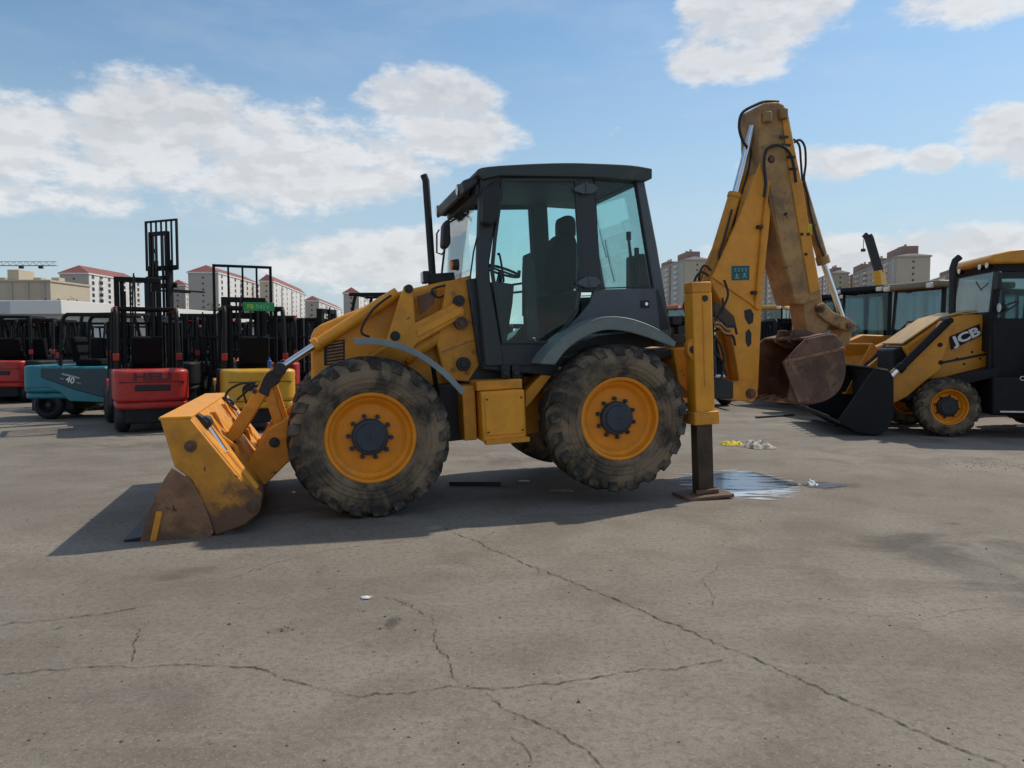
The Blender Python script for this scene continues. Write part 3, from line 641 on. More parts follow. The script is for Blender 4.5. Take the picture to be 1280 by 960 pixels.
# roof shell
rf = PR(dense([(596, 217), (603, 209), (650, 205), (707, 203), (751, 204), (790, 206), (816, 210)]) + [(816, 223), (806, 226), (740, 221), (625, 219), (604, 224)], CY - .06)
b = MB(); b.prism(rf, CY - .05, -CY + .05); roof = b.build('roof', M_roof, cab, .03, seg=3)
for y in (-.50, .66):
    x, z = S(596, 222, CY); b = MB(); b.tube([(x - .13, y, z - .06), (x - .02, y, z - .06)], [.055, .062], 14); b.build('work_lamp', M_blk, cab, .006); b = MB(); b.tube([(x - .135, y, z - .06), (x - .128, y, z - .06)], .048, 14); b.build('lamp_lens', M_lamp, cab)
b = MB(); x, z = S(597, 224, CY); b.prism([(x - .14, z - .01), (x + .02, z + .05), (x + .02, z - .03), (x - .12, z - .12)], CY + .02, -CY - .02); b.build('lamp_visor', M_cab, cab, .02)
b = MB(); b.prism(PR([(601, 238), (606, 234), (622, 234), (625, 240), (621, 276), (612, 284), (601, 280)], CY - .02), CY - .10, CY + .02); b.build('pillar_lamp_housing', M_blk, cab, .025, seg=3)
# interior
b = MB(); b.prism(PR([(610, 440), (700, 436), (742, 420), (835, 410), (838, 428), (700, 452), (610, 454)], -.6), -.72, .72); b.build('cab_floor', M_dark, cab)
b = MB(); b.prism(PR(dense([(693, 303), (702, 292), (712, 290), (720, 297), (723, 320), (722, 362)]) + [(700, 366), (684, 358), (681, 336), (684, 318)], -.16), -.18, .20); seat = b.build('seat', M_seat, cab, .05, seg=3)
b = MB(); b.prism(PR(dense([(700, 296), (700, 276), (705, 270), (714, 269), (720, 275), (721, 296)]), -.08), -.08, .10); b.build('head_rest', M_seat, cab, .03, seg=3)
b = MB(); b.prism(PR([(668, 372), (720, 362), (728, 380), (722, 425), (684, 428), (668, 384)], -.18), -.22, .22); b.build('seat_base', M_seat, cab, .03)
b = MB(); b.prism(PR([(613, 352), (640, 356), (638, 380), (630, 432), (618, 432)], -.2), -.30, .30); b.build('dash_console', M_dark, cab, .02)
b = MB(); b.prism(PR([(653, 320), (662, 316), (667, 340), (672, 420), (655, 425), (652, 350)], -.55), -.62, -.54); b.build('side_console', M_dark, cab, .015)
cx, cz = S(632, 337, -.15); ring = [Vector((cx + .19 * math.cos(t) * .94, .02 + .20 * math.sin(t), cz - .19 * math.cos(t) * .34)) for t in [k * math.pi / 12 for k in range(25)]]
b = MB(); b.tube(ring, .014, 6, caps=False); b.bar(ring[0], ring[12], .02, .02); b.tube([(cx, .02, cz), (cx - .12, .02, cz - .40)], .03, 8); b.tube([ring[22] , ring[22] + Vector((.005, 0, .05))], .018, 8); b.build('steering_wheel', M_blk, cab)
for px in (790, 800):
    b = MB(); p0 = F.pt(px + 4, 372, -.5); p1 = F.pt(px - 4, 300 + 2 * (px - 790), -.5); b.tube([p0, p0.lerp(p1, .6), p1], [.03, .018, .014], 8); b.tube([p1, p1 + Vector((0, 0, .08))], .026, 8); b.build('control_lever', M_blk, cab)
b = MB(); b.prism(PR([(797, 318), (806, 316), (815, 372), (797, 372)], -.6), -.62, -.30); b.build('control_pod', M_dark, cab, .02)
for pl in ([(744, 262), (752, 300), (758, 322)], [(756, 300), (762, 330), (768, 352)]):
    b = MB(); b.tube(F.pts(pl, .68), .007, 5); b.build('wiper', M_blk, cab)
b = MB(); b.tube(F.pts([(588, 345), (592, 315), (598, 290), (604, 268)], CY + .05), .008, 5); b.build('front_wiper', M_blk, cab)
b = MB(); b.tube(F.pts([(640, 356), (668, 352)], .5), .014, 6); b.tube(F.pts([(640, 366), (668, 363)], .5), .014, 6); b.tube(F.pts([(654, 352), (654, 395)], .5), .014, 6); b.build('grab_rail', M_blk, cab)
# exhaust, lamps, mirrors
p0, p1 = F.pt(541, 350, .1), F.pt(532, 222, .1)
b = MB(); b.tube([p0, p0.lerp(p1, .97), p1 + Vector((-.02, 0, .03))], .036, 14); b.tube([p0 - Vector((0, 0, .12)), p0.lerp(p1, .06)], .05, 12); b.build('exhaust_pipe', M_blk, A, .003)
b = MB(); q = F.pt(532, 347, -.35); b.box(q.x - .03, q.x + .03, -.40, -.26, q.z - .055, q.z + .06); hl = b.build('head_lamp', M_blk, A, .01); b = MB(); b.box(q.x - .036, q.x - .029, -.39, -.27, q.z - .045, q.z + .05); b.build('lens', M_lamp, hl)
b = MB(); x, z = q.x, q.z; b.bar((x + .03, -.33, z - .01), (x + .28, -.33, z - .0), .05, .09); b.bar((x + .12, -.33, z), (x + .14, .3, z + .02), .05, .06); b.build('lamp_bracket', M_blk, A, .005)
q = F.pt(569, 331, -.62); b = MB(); b.tube([q + Vector((-.03, 0, 0)), q + Vector((.03, 0, 0))], [.045, .055], 14); il = b.build('indicator_lamp', M_blk, A, .004); b = MB(); b.tube([q + Vector((-.045, 0, 0)), q + Vector((-.028, 0, 0))], .046, 14); b.build('lens', M_orange, il)
b = MB(); b.prism(PR([(551, 284), (554, 278), (559, 277), (560, 306), (556, 313), (550, 310)], -.2), -.36, -.18); mr = b.build('mirror', M_blk, A, .015)
b = MB(); b.tube(F.pts([(578, 268), (572, 272), (560, 279), (557, 300), (553, 334), (552, 345)], -.3), .011, 6); b.tube(F.pts([(549, 287), (546, 292), (546, 316), (552, 318), (556, 314)], -.3), .009, 6); b.build('mirror_arm', M_blk, mr)
# ------------------------------------------------------------------ stabilizers
SY = -1.0
for sg in (-1, 1):
    b = MB(); y0, y1 = mir(sg, SY - .09, SY + .09)
    x0, zt = S(868, 366, SY - .09); x1, zb = S(893, 515, SY - .09); xa = S(868, 440, SY - .09)[0]; xb = S(892, 440, SY - .09)[0]
    b.box(xa, xb, y0, y1, zb, zt); stb = b.build('stabilizer', M_yel, A, .012)
    b = MB(); b.box(xa + .0, xb - .0, y0 + .004, y1 - .004, zt, S(870, 353, SY)[1]); b.build('stabilizer_cap', M_yel_arm, stb, .01)
    zc = S(880, 529, SY)[1]
    b = MB(); b.box(xa - .03, xb + .03, y0 - .03, y1 + .03, zc, zb + .012); b.build('collar', M_yel_arm, stb, .01)
    zgp = zg((xa + xb) / 2, (y0 + y1) / 2)
    b = MB(); b.box(xa + .018, xb - .018, y0 + .025, y1 - .025, zgp + .03, zc + .05); b.build('inner_leg', M_greased, stb, .008)
    b = MB(); b.box((xa + xb) / 2 - .25, (xa + xb) / 2 + .24, (y0 + y1) / 2 - .17, (y0 + y1) / 2 + .17, zgp + .004, zgp + .042); b.box(xa - .02, xb + .02, y0 - .01, y0 + .02, zgp + .042, zgp + .09); b.build('foot_pad', M_rust, stb, .012)
    if sg < 0:
        b = MB(); lx, lz = S(862, 437, SY); b.prism(PR([(869, 418), (862, 423), (856, 430), (856, 442), (862, 450), (869, 458)], SY), y0 + .03, y1 - .06); b.build('lug', M_yel_arm, stb, .012)
        b = MB(); b.disc(lx, lz, y0 + .02, y1 - .05, .035, 14); b.build('lug_hole', M_dark, stb)
        lx, lz = S(881, 373, SY - .09); b = MB(); b.disc(lx, lz, y0 - .012, y0 + .01, .030, 14); b.build('pin', M_dark, stb, .003)
        b = MB(); b.box((xa + xb) / 2 - .006, (xa + xb) / 2 + .006, y0 - .006, y0 + .01, zb + .25, zt - .05); b.build('weld_seam', M_yel_arm, stb)
# ------------------------------------------------------------------ backhoe: swing post, boom, dipper, bucket
BB = -.16
b = MB(); b.prism(PR([(866, 420), (900, 400), (905, 470), (925, 478), (925, 500), (896, 500), (868, 498)], -.4), -.28, .28); b.build('swing_frame', M_dark, A, .02)
b = MB(); b.prism(PR([(896, 486), (925, 476), (946, 478), (948, 494), (941, 503), (900, 499)], -.24), -.24, .24); kp = b.build('king_post', M_yel_arm, A, .015)
x, z = S(938, 492, -.24); b = MB(); b.disc(x, z, -.27, .27, .055); b.disc(x, z, -.285, .285, .03); b.build('pin', M_rust, kp, .004)
boomp = [(964, 186), (968, 192), (969, 215), (958, 320), (952, 388), (948, 486), (942, 496), (930, 492), (924, 480), (921, 455), (914, 420), (908, 388), (893, 362), (888, 350), (893, 340), (927, 264), (953, 198), (958, 188)]
xs_ = PR(boomp, BB)
for y0, y1 in ((BB, BB + .035), (-BB - .035, -BB)):
    b = MB(); b.prism(xs_, y0, y1)
    if y0 < 0: boom = b.build('boom', M_yel, A, .008)
    else: b.build('boom_far_plate', M_yel, boom, .008)
core = PR([(962, 200), (964, 215), (953, 320), (947, 388), (943, 480), (930, 478), (924, 440), (914, 388), (899, 356), (932, 268), (956, 205)], BB)
b = MB(); b.prism(core, BB + .036, -BB - .036); b.build('boom_core', M_yel_arm, boom, .004)
for hole in ([(930, 388), (938, 386), (942, 393), (941, 403), (936, 406), (931, 398)], [(932, 415), (936, 411), (939, 416), (939, 430), (935, 434), (932, 428)]):
    b = MB(); b.prism(PR(hole, BB), BB - .004, BB + .01); b.build('cut_out', M_blk, boom)
b = MB(); b.strip(PR([(890, 344), (938, 377), (949, 386)], BB), .05, BB - .018, BB + .002); b.build('stiffener_plate', M_yel, boom, .006)
b = MB(); b.tube(F.pts([(961, 225), (953, 290), (946, 370), (944, 385)], BB - .02), .016, 8); b.build('hydraulic_pipe', M_yel_arm, boom)
for px, py in ((948, 284), (941, 366)):
    x, z = S(px, py, BB); b = MB(); b.box(x - .03, x + .03, BB - .045, BB, z - .018, z + .018); b.build('pipe_clamp', M_dark, boom, .004)
x, z = S(962, 200, BB); b = MB(); b.disc(x, z, BB - .03, -BB + .03, .05); b.disc(x, z, BB - .045, -BB + .045, .026); b.build('pin', M_rust, boom, .004)
# sticker plate on the boom
pl = PR([(914.5, 332.5), (936.5, 332), (936.5, 350), (914.5, 350.5)], BB); b = MB(); b.prism(pl, BB - .004, BB - .001); sg_ = b.build('sign_plate', M_bluesign, boom)
sx = sum(p[0] for p in pl) / 4; sz = sum(p[1] for p in pl) / 4; sw = pl[1][0] - pl[0][0]; shh = pl[0][1] - pl[3][1]
for k in range(4):                                                 # row of four small characters, too small to read
    x = sx + (k - 1.5) * sw * .2; z = sz + shh * .22; b = MB(); w_ = sw * .07
    b.box(x - w_, x + w_, BB - .006, BB - .0045, z + w_ * .6, z + w_ * .9); b.box(x - w_ * .9, x + w_ * .9, BB - .006, BB - .0045, z - w_ * 1.0, z - w_ * .7); b.box(x - w_ * .2 + .2 * w_ * (k % 2), x + .1 * w_ + .2 * w_ * (k % 2), BB - .006, BB - .0045, z - w_, z + w_ * 1.1); b.build('small_character', M_pale, boom)
x = sx - sw * .22; z = sz - shh * .2; w_ = sw * .12; b = MB(); b.box(x - w_ * 1.1, x + w_ * 1.1, BB - .006, BB - .0045, z - w_, z - w_ * .7); b.box(x - w_ * .7, x + w_ * .7, BB - .006, BB - .0045, z + w_ * .1, z + w_ * .35); b.box(x - w_ * .15, x + w_ * .15, BB - .006, BB - .0045, z - w_, z + w_ * 1.1); b.build('large_character', M_pale, boom)
x = sx + sw * .22; b = MB(); b.box(x - w_ * .9, x + w_ * .9, BB - .006, BB - .0045, z + w_ * .6, z + w_ * .85); b.box(x - w_ * .2, x + w_ * .1, BB - .006, BB - .0045, z + w_ * .3, z + w_ * 1.2); b.box(x - w_ * .6, x + w_ * .6, BB - .006, BB - .0045, z - w_ * .1, z + w_ * .15); b.bar((x - w_ * .2, BB - .005, z), (x - w_ * .9, BB - .005, z - w_), .0015, w_ * .25); b.bar((x + w_ * .2, BB - .005, z), (x + w_ * .9, BB - .005, z - w_), .0015, w_ * .25); b.build('large_character', M_pale, boom)
# boom cylinder
a0, a1, a2 = F.pt(884, 356, -.05), F.pt(919, 242, -.05), F.pt(941, 158, -.05)
b = MB(); b.tube([a0, a1], .068, 16); b.tube([a1.lerp(a0, .05), a1], .078, 16); bc = b.build('boom_cylinder', M_yel_arm, A, .004)
b = MB(); b.tube([a1, a2], .038, 14); b.build('piston_rod', M_chrome, bc)
b = MB(); b.tube(spline(F.pts([(915, 262), (905, 300), (899, 320), (906, 338)], -.14)), .012, 6); b.build('hydraulic_hose', M_blk, bc)
# dipper
DP = -.19
dip = PR([(948, 133), (956, 128), (972, 127), (980, 130), (986, 142), (1004, 235), (1027, 366), (1026, 373), (1003, 381), (994, 380), (980, 330), (962, 250), (950, 190)], DP)
b = MB(); b.prism(dip, DP, -DP); dp = b.build('dipper', M_dip, A, .02, seg=3)
b = MB(); b.prism(PR([(976, 142), (984, 146), (1003, 235), (1024, 362), (1012, 368), (990, 240)], DP), DP - .014, DP + .002); b.build('side_plate', M_yel_arm, dp, .008)
b = MB(); b.prism(PR([(962, 232), (975, 228), (1004, 372), (994, 376), (976, 310)], DP), DP - .008, DP + .002); b.build('side_flange', M_dip, dp, .006)
for px, py in ((957, 147), (977, 143)):
    x, z = S(px, py, DP); b = MB(); b.tube([(x, DP - .03, z + .05), (x, DP - .03, z - .06)], .05, 12); b.build('pin_boss', M_dip, dp, .01)
for px, py in ((981, 172), (984, 182), (990, 197), (992, 212)):
    x, z = S(px, py, DP); b = MB(); b.box(x - .07, x + .03, DP - .02, DP - .0145, z - .012, z + .016); b.build('worn_lettering', M_dark, dp)
for px, py in ((981, 268), (1001, 293), (1009, 293), (1006, 318)):
    x, z = S(px, py, DP); b = MB(); b.disc(x, z, DP - .03, DP, .017, 10); b.build('grease_nipple', M_dark, dp)
x, z = S(1011, 287, DP); b = MB(); b.box(x - .03, x + .03, DP - .018, DP - .0145, z - .06, z + .06); b.build('warning_sticker', mat('sticker_yellow', (.6, .42, .03), .5), dp)
b = MB(); b.prism(PR([(1003, 376), (1027, 368), (1030, 390), (1036, 404), (1030, 428), (1018, 432), (1010, 424)], -.13), -.13, .13); tip = b.build('dipper_tip', M_dip, A, .012)
# bucket cylinder and links
a0, a1, a2 = F.pt(1000, 228, -.02), F.pt(1030, 330, -.02), F.pt(1053, 398, -.02)
b = MB(); b.tube([a0, a1], .062, 16); b.tube([a1.lerp(a0, .1), a1], .075, 16); bc = b.build('bucket_cylinder', M_dip, A, .005)
b = MB(); b.tube([a1, a2], .034, 14); b.build('piston_rod', M_chrome, bc)
b = MB(); b.prism(PR([(1021, 381), (1030, 378), (1042, 390), (1062, 398), (1071, 406), (1068, 414), (1055, 412), (1034, 402), (1024, 394)], -.17), -.17, -.10); b.prism(PR([(1021, 381), (1030, 378), (1042, 390), (1062, 398), (1071, 406), (1068, 414), (1055, 412), (1034, 402), (1024, 394)], -.17), .10, .17); b.build('tipping_lever', M_dip, A, .01)
b = MB(); b.prism(PR([(1056, 402), (1068, 404), (1062, 430), (1048, 436), (1044, 428), (1052, 418)], -.09), -.09, .09); b.build('bucket_link', M_dip, A, .01)
for px, py in ((1026, 386), (1062, 407), (1018, 424), (1048, 430)):
    x, z = S(px, py, -.18); b = MB(); b.disc(x, z, -.20, .20, .042); b.disc(x, z, -.215, .215, .022); b.build('pin', M_rust, A, .004)
# rear bucket
RB = -.40
bsh = dense([(1006, 424), (1040, 418), (1051, 428), (1056, 448), (1056, 468), (1049, 487), (1036, 498), (1020, 503), (998, 504), (984, 500)])
b = MB(); b.strip(PR(bsh, RB), .028, RB + .015, -RB - .015); rb = b.build('digging_bucket', M_rust, A, .004)
sidep = PR(bsh + [(988, 478), (978, 453)], RB)
for y0, y1 in ((RB - .01, RB + .015), (-RB - .015, -RB + .01)):
    b = MB(); b.prism(sidep, y0, y1); b.build('side_plate', M_rust, rb, .006)
    ye = (y0 - .016, y0) if y0 < 0 else (y1, y1 + .016)
    b = MB(); b.prism(PR([(978, 452), (986, 447), (1003, 478), (1010, 501), (996, 503), (986, 478)], RB), *ye); b.build('wear_plate', M_rust2, rb, .004)
b = MB(); b.prism(PR([(984, 449), (1055, 433), (1056, 437), (986, 453)], RB), RB - .024, RB - .0105); b.build('stiffener', M_rust2, rb, .004)
for k in range(5):
    y = RB + .08 + k * .16; p0 = F.pt(990, 502, RB); x, z = p0.x, p0.z
    b = MB(); b.prism([(x + .06, z - .02), (x + .06, z + .045), (x - .05, z + .03), (x - .15, z + .004), (x - .15, z - .006), (x - .03, z - .02)], y - .035, y + .035); b.build('tooth', M_rust2, rb, .004)
for y in (-.13, .13):
    b = MB(); b.prism(PR([(1004, 428), (1010, 412), (1024, 412), (1050, 420), (1054, 436), (1020, 436)], RB), y - .02, y + .02); b.build('bucket_ear', M_rust, rb, .006)
# hoses over the arm and behind the stabilizer
HOSE = [([(973, 127), (957, 127), (945, 131), (928, 141), (924, 158), (928, 175), (934, 184)], -.10, .016),
        ([(955, 246), (957, 228), (955, 205), (958, 188), (968, 182), (980, 184), (989, 195), (993, 212), (995, 228)], -.24, .017),
        ([(993, 178), (1000, 175), (1006, 184), (1007, 205), (1005, 225), (1010, 245), (1012, 262), (1022, 300), (1030, 320)], -.10, .013),
        ([(992, 174), (999, 182), (1001, 202), (1003, 225), (1007, 240)], .02, .013), ([(940, 170), (936, 210), (926, 245), (912, 300)], -.02, .012),
        ([(889, 338), (880, 332), (874, 345), (876, 360)], -.3, .013), ([(886, 345), (876, 340), (868, 352), (869, 372)], -.4, .013), ([(862, 372), (855, 380), (858, 395), (864, 400)], -.8, .010),
        ([(893, 408), (903, 402), (910, 410), (918, 408), (921, 418)], -.35, .014), ([(893, 414), (902, 410), (908, 418), (916, 420), (919, 432)], -.38, .014), ([(893, 420), (901, 432), (905, 450), (902, 472)], -.5, .013),
        ([(894, 400), (906, 380), (910, 366), (905, 350)], -.3, .013), ([(896, 395), (904, 388), (903, 372)], -.42, .012), ([(893, 440), (903, 452), (908, 470)], -.45, .013)]
for pl, y, r_ in HOSE:
    b = MB(); b.tube(spline(F.pts(pl, y)), r_, 7); b.build('hydraulic_hose', M_blk, A)
for pl, y in (([(893, 404), (900, 404), (908, 411), (915, 411)], -.42), ([(893, 408), (899, 409), (906, 416), (914, 417)], -.44)):
    b = MB(); b.tube(spline(F.pts(pl, y)), .014, 7); b.build('hydraulic_pipe', M_dip, A)
b = MB(); b.prism(PR([(893, 376), (906, 384), (918, 395), (921, 408), (912, 412), (900, 400), (893, 396)], -.30), -.30, -.18); b.build('swing_bracket', M_greased, A, .008)
b = MB(); b.tube(F.pts([(893, 470), (906, 470)], -.35), .02, 8); b.build('chrome_rod', M_chrome, A)
for px, py in ((843, 400), (850, 412), (858, 405), (846, 424)):    # valve stack and pipes between cab and stabilizer
    x, z = S(px, py, -.5); b = MB(); b.box(x - .05, x + .06, -.55, -.2, z - .05, z + .04); b.build('valve_block', M_dark, A, .008)

# ------------------------------------------------------------------ the backhoe loader parked on the right
c = G(1187, 546.5); TJ = R(-9.0)
JW = .47
jl = Vector((c.x, c.y, JW)) - Matrix.Rotation(TJ, 4, 'Z') @ Vector((0, -1.08, JW))
J = empty('backhoe_loader', jl, (0, 0, TJ))
tag(J, 'parked backhoe loader with JCB lettering on its yellow hood and a black front bucket', 'backhoe loader')
FJ = Frame(Matrix.Translation(jl) @ Matrix.Rotation(TJ, 4, 'Z')); S, PR = FJ.side, FJ.prof
M_jy = mat('parked_loader_yellow', (.68, .275, .014), .45, var=.10, dust=(.32, .19, .08), dust_amt=.25, coat=.15)
M_jtop = mat('sunlit_hood_top', (.55, .34, .12), .5, var=.10, dust=(.40, .33, .24), dust_amt=.45)  # beige: sunlight on the hood's top painted into its colour
M_jb = mat('parked_loader_black', (.012, .0125, .015),.6, spec=.25, var=.2, dust=(.035, .032, .03), dust_amt=.2, chip=(.09, .08, .07), chip_amt=.2)
jk = wheel_kit(JW, .275, .34, 18, M_tyre, M_lug, M_yel_rim, M_dark, nuts=8, hubr=.58)
jk2 = wheel_kit(.70, .37, .44, 20, M_tyre, M_lug, M_yel_rim, M_dark, nuts=8, hubr=.45)
put_wheel(jk, J, 0, -1.08, JW, True, .4); put_wheel(jk, J, 0, 1.08, JW, False)
put_wheel(jk2, J, 2.2, -1.15, .70, True, .4); put_wheel(jk2, J, 2.2, 1.15, .70, False)
b = MB(); b.tube([(0, -.9, JW), (0, .9, JW)], .09, 10); b.box(-.2, .2, -.3, .3, JW - .12, JW + .25); b.build('front_axle', M_jb, J)
b = MB(); b.box(-.7, 3.1, -.42, .42, .5, .95); b.build('chassis', M_jb, J, .02)
HJ = -.50
hp = PR([(1128, 434), (1176, 399), (1205, 392), (1232, 393), (1240, 401), (1240, 470), (1168, 478), (1150, 470)], HJ)
b = MB(); b.prism(hp, HJ, -HJ); jh = b.build('hood', M_jy, J, .05, seg=3)
b = MB(); tp = PR([(1127, 431), (1176, 398), (1206, 390.5), (1222, 390)], HJ - .0); b.strip([(x, z + .012) for x, z in tp], .03, HJ - .01, -HJ + .01); b.build('hood_top', M_jtop, jh, .012)
b = MB(); b.prism(PR([(1116, 437), (1140, 430), (1158, 470), (1120, 500)], HJ + .06), HJ + .06, -HJ - .06); b.build('radiator_grille', M_jb, J, .03)
for y0, y1 in ((-.78, -.66), (.66, .78)):
    b = MB(); b.prism(PR([(1114, 465), (1166, 423), (1176, 402), (1188, 399), (1190, 410), (1176, 462), (1160, 474), (1134, 496), (1114, 506)], -.78), y0, y1); ja = b.build('loader_arm', M_jy, J, .015)
    for px, py in ((1175, 431), (1176, 453), (1180, 404)):
        x, z = S(px, py, -.78); b = MB(); b.disc(x, z, y0 - .02, y1 + .02, .035); b.build('pin', M_jb, ja, .004)
    p0, p1 = FJ.pt(1185, 401, -.82), FJ.pt(1122, 463, -.82); sg = -1 if y0 < 0 else 1
    p0.y = p1.y = sg * .84; b = MB(); b.tube([p0, p1], .062, 12); b.tube([p1.lerp(p0, .1), p1], .075, 12); jc = b.build('lift_cylinder', M_jb, J, .004)
    p2 = FJ.pt(1112, 473, -.82); p2.y = sg * .84; b = MB(); b.tube([p1, p2], .035, 10); b.build('piston_rod', M_chrome, jc)
    b = MB(); b.disc(p0.x, p0.z, min(y0, sg * .92), max(y1, sg * .92), .05); b.build('pin', M_jb, jc, .004)
b = MB(); lp = PR([(1186.5, 421), (1223.5, 405), (1226, 419), (1188.5, 437)], HJ); b.prism(lp, HJ - .030, HJ + .002); b.build('name_plate', M_jb, jh)
cx = sum(p[0] for p in lp) / 4; cz = sum(p[1] for p in lp) / 4; roll = math.atan2(lp[1][1] - lp[0][1], lp[1][0] - lp[0][0])
t = lettering('JCB', .195, M_white, jh, facing_side(cx + .012, HJ - .034, cz, roll), bold=.008); t.scale = (1.42, 1, 1)
b = MB(); b.prism(PR([(1160, 478), (1240, 458), (1242, 470), (1170, 486)], -.7), -.95, -.5); b.build('front_mudguard', M_jb, J, .02)
# cab
KY = -.76
ap = PR([(1246, 336), (1253, 336), (1246, 392), (1238, 392)], KY)
for sg in (-1, 1):
    b = MB(); b.prism(PR([(1245, 334), (1254, 334), (1247, 394), (1241, 470), (1234, 470), (1238, 392)], KY), *mir(sg, KY, KY + .08)); b.build('front_pillar', M_jb, J, .01)
    b = MB(); b.prism(PR([(1289, 326), (1297, 326), (1297, 400), (1289, 400)], KY), *mir(sg, KY, KY + .08)); b.build('door_post', M_jb, J, .01)
    b = MB(); b.prism(PR([(1351, 326), (1361, 326), (1366, 400), (1356, 400)], KY), *mir(sg, KY, KY + .08)); b.build('rear_pillar', M_jb, J, .01)
    b = MB(); b.prism(PR([(1240, 398), (1368, 398), (1368, 470), (1240, 478)], KY), *mir(sg, KY - .02, KY + .05)); b.build('door_panel', M_jb, J, .015)
    b = MB(); b.prism(PR([(1253, 338), (1289, 338), (1289, 398), (1247, 398)], KY), *mir(sg, KY + .03, KY + .036)); b.build('door_pane', M_glass_d, J)
    b = MB(); b.prism(PR([(1297, 338), (1351, 338), (1356, 398), (1297, 398)], KY), *mir(sg, KY + .03, KY + .036)); b.build('quarter_pane', M_glass_d, J)
b = MB(); b.strip([ap[0], ap[3]], .008, KY + .08, -KY - .08); b.build('windscreen_pane', M_glass_d, J)
x, z = S(1240, 392, KY); b = MB(); b.box(x - .03, x + .1, KY + .03, -KY - .03, z - .6, z); b.build('dash_cowl', M_jb, J, .02)
rj = PR([(1236, 324), (1241, 318), (1262, 313), (1290, 310), (1340, 311), (1368, 316), (1368, 327), (1240, 330)], KY - .04)
b = MB(); b.prism([(x, z) for x, z in rj], KY - .06, -KY + .06); jr = b.build('roof', M_jy, J, .04, seg=3)
b = MB(); b.prism(PR([(1240, 329), (1366, 326), (1366, 338), (1246, 340)], KY), KY + .01, -KY - .01); b.build('roof_frame', M_jb, J, .01)
for y in (-.66, -.4, .4, .66):
    x, z = S(1246, 325, KY); b = MB(); b.tube([(x - .10, y, z - .06), (x + .03, y, z - .06)], [.07, .05], 12); wl = b.build('work_lamp', M_jb, jr, .006); b = MB(); b.tube([(x - .106, y, z - .06), (x - .099, y, z - .06)], .058, 12); b.build('lamp_lens', M_lamp, jr)
x, z = S(1249, 385, KY); b = MB(); b.tube([(x - .05, KY - .12, z), (x + .03, KY - .12, z)], [.085, .05], 14); hl = b.build('head_lamp', M_jb, J, .006); b = MB(); b.tube([(x - .056, KY - .12, z), (x - .049, KY - .12, z)], .072, 14); b.build('lens', M_lamp, hl)
b = MB(); sp_ = PR([(1290, 360), (1300, 345), (1306, 346), (1310, 400), (1285, 402)], 0); b.prism(sp_, -.25, .25); b.build('seat', M_seat, J, .04)
x, z = S(1266, 384, -.2); ring = [Vector((x + .18 * math.cos(t) * .8, .2 * math.sin(t), z + .1 * math.cos(t))) for t in [k * math.pi / 10 for k in range(21)]]
b = MB(); b.tube(ring, .014, 6, caps=False); b.tube([(x, 0, z), (x - .2, 0, z - .4)], .03, 8); b.build('steering_wheel', M_blk, J)
# exhaust, fender, steps
e0, e1, e2, e3 = FJ.pt(1190, 396, -.25), FJ.pt(1191, 335, -.25), FJ.pt(1194, 326, -.25), FJ.pt(1200, 321, -.25)
b = MB(); b.tube([e0, e1, e2, e3], .055, 12); b.build('exhaust_pipe', M_blk, J, .004)
b = MB(); b.box(.62, 1.35, -1.05, -.45, .35, .95); b.build('step_box', M_jb, J, .03)
b = MB(); b.box(.70, 1.45, -1.12, -.98, .40, .43); b.build('step', M_chrome, J, .006); b = MB(); b.box(.95, 1.5, -1.10, -.98, .18, .21); b.build('step', mat('step_metal', (.3, .3, .3), .4, metal=.8), J, .006)
x, z = S(1273, 473, -1.0); lettering('CX', .10, M_white, J, facing_side(x + .06, -1.06, z), ext=.002)
b = MB(); b.prism([(1.25, .95), (1.35, 1.25), (1.6, 1.48), (2.2, 1.56), (2.8, 1.48), (3.1, 1.2), (3.1, .95), (2.9, 1.2), (2.2, 1.44), (1.6, 1.3), (1.45, .95)], -1.15, -.7); b.build('rear_mudguard', M_jb, J, .02)
for pl, y, r_ in (([(1180, 412), (1165, 428), (1148, 446), (1130, 462)], -.70, .018), ([(1182, 408), (1168, 430), (1152, 444), (1128, 468)], -.64, .016), ([(1240, 462), (1222, 470), (1205, 466), (1190, 474)], -.6, .016)):
    b = MB(); b.tube(spline(FJ.pts(pl, y)), r_, 6); b.build('hydraulic_hose', M_blk, J)
q = FJ.pt(1243, 352, -.86); b = MB(); b.box(q.x - .03, q.x + .03, -1.06, -.86, q.z - .14, q.z + .14); mr_ = b.build('mirror', M_blk, J, .02); b = MB(); b.tube([(q.x, -.95, q.z + .1), (q.x + .05, -.8, q.z + .16), (q.x + .1, -.72, q.z + .16)], .014, 6); b.build('mirror_arm', M_blk, mr_)
b = MB(); b.tube(FJ.pts([(1236, 384), (1228, 365), (1220, 352)], -.3), .010, 5); b.build('wiper', M_blk, J)
for px, py in ((1215, 440), (1225, 448), (1205, 455), (1232, 404), (1196, 448)):
    x, z = S(px, py, HJ); b = MB(); b.disc(x, z, HJ - .012, HJ, .018, 8); b.build('panel_bolt', M_jb, jh)
b = MB(); b.prism(PR([(1176, 452), (1238, 440), (1238, 443), (1177, 455)], HJ), HJ - .006, HJ + .002); b.build('panel_seam', M_dark, jh)
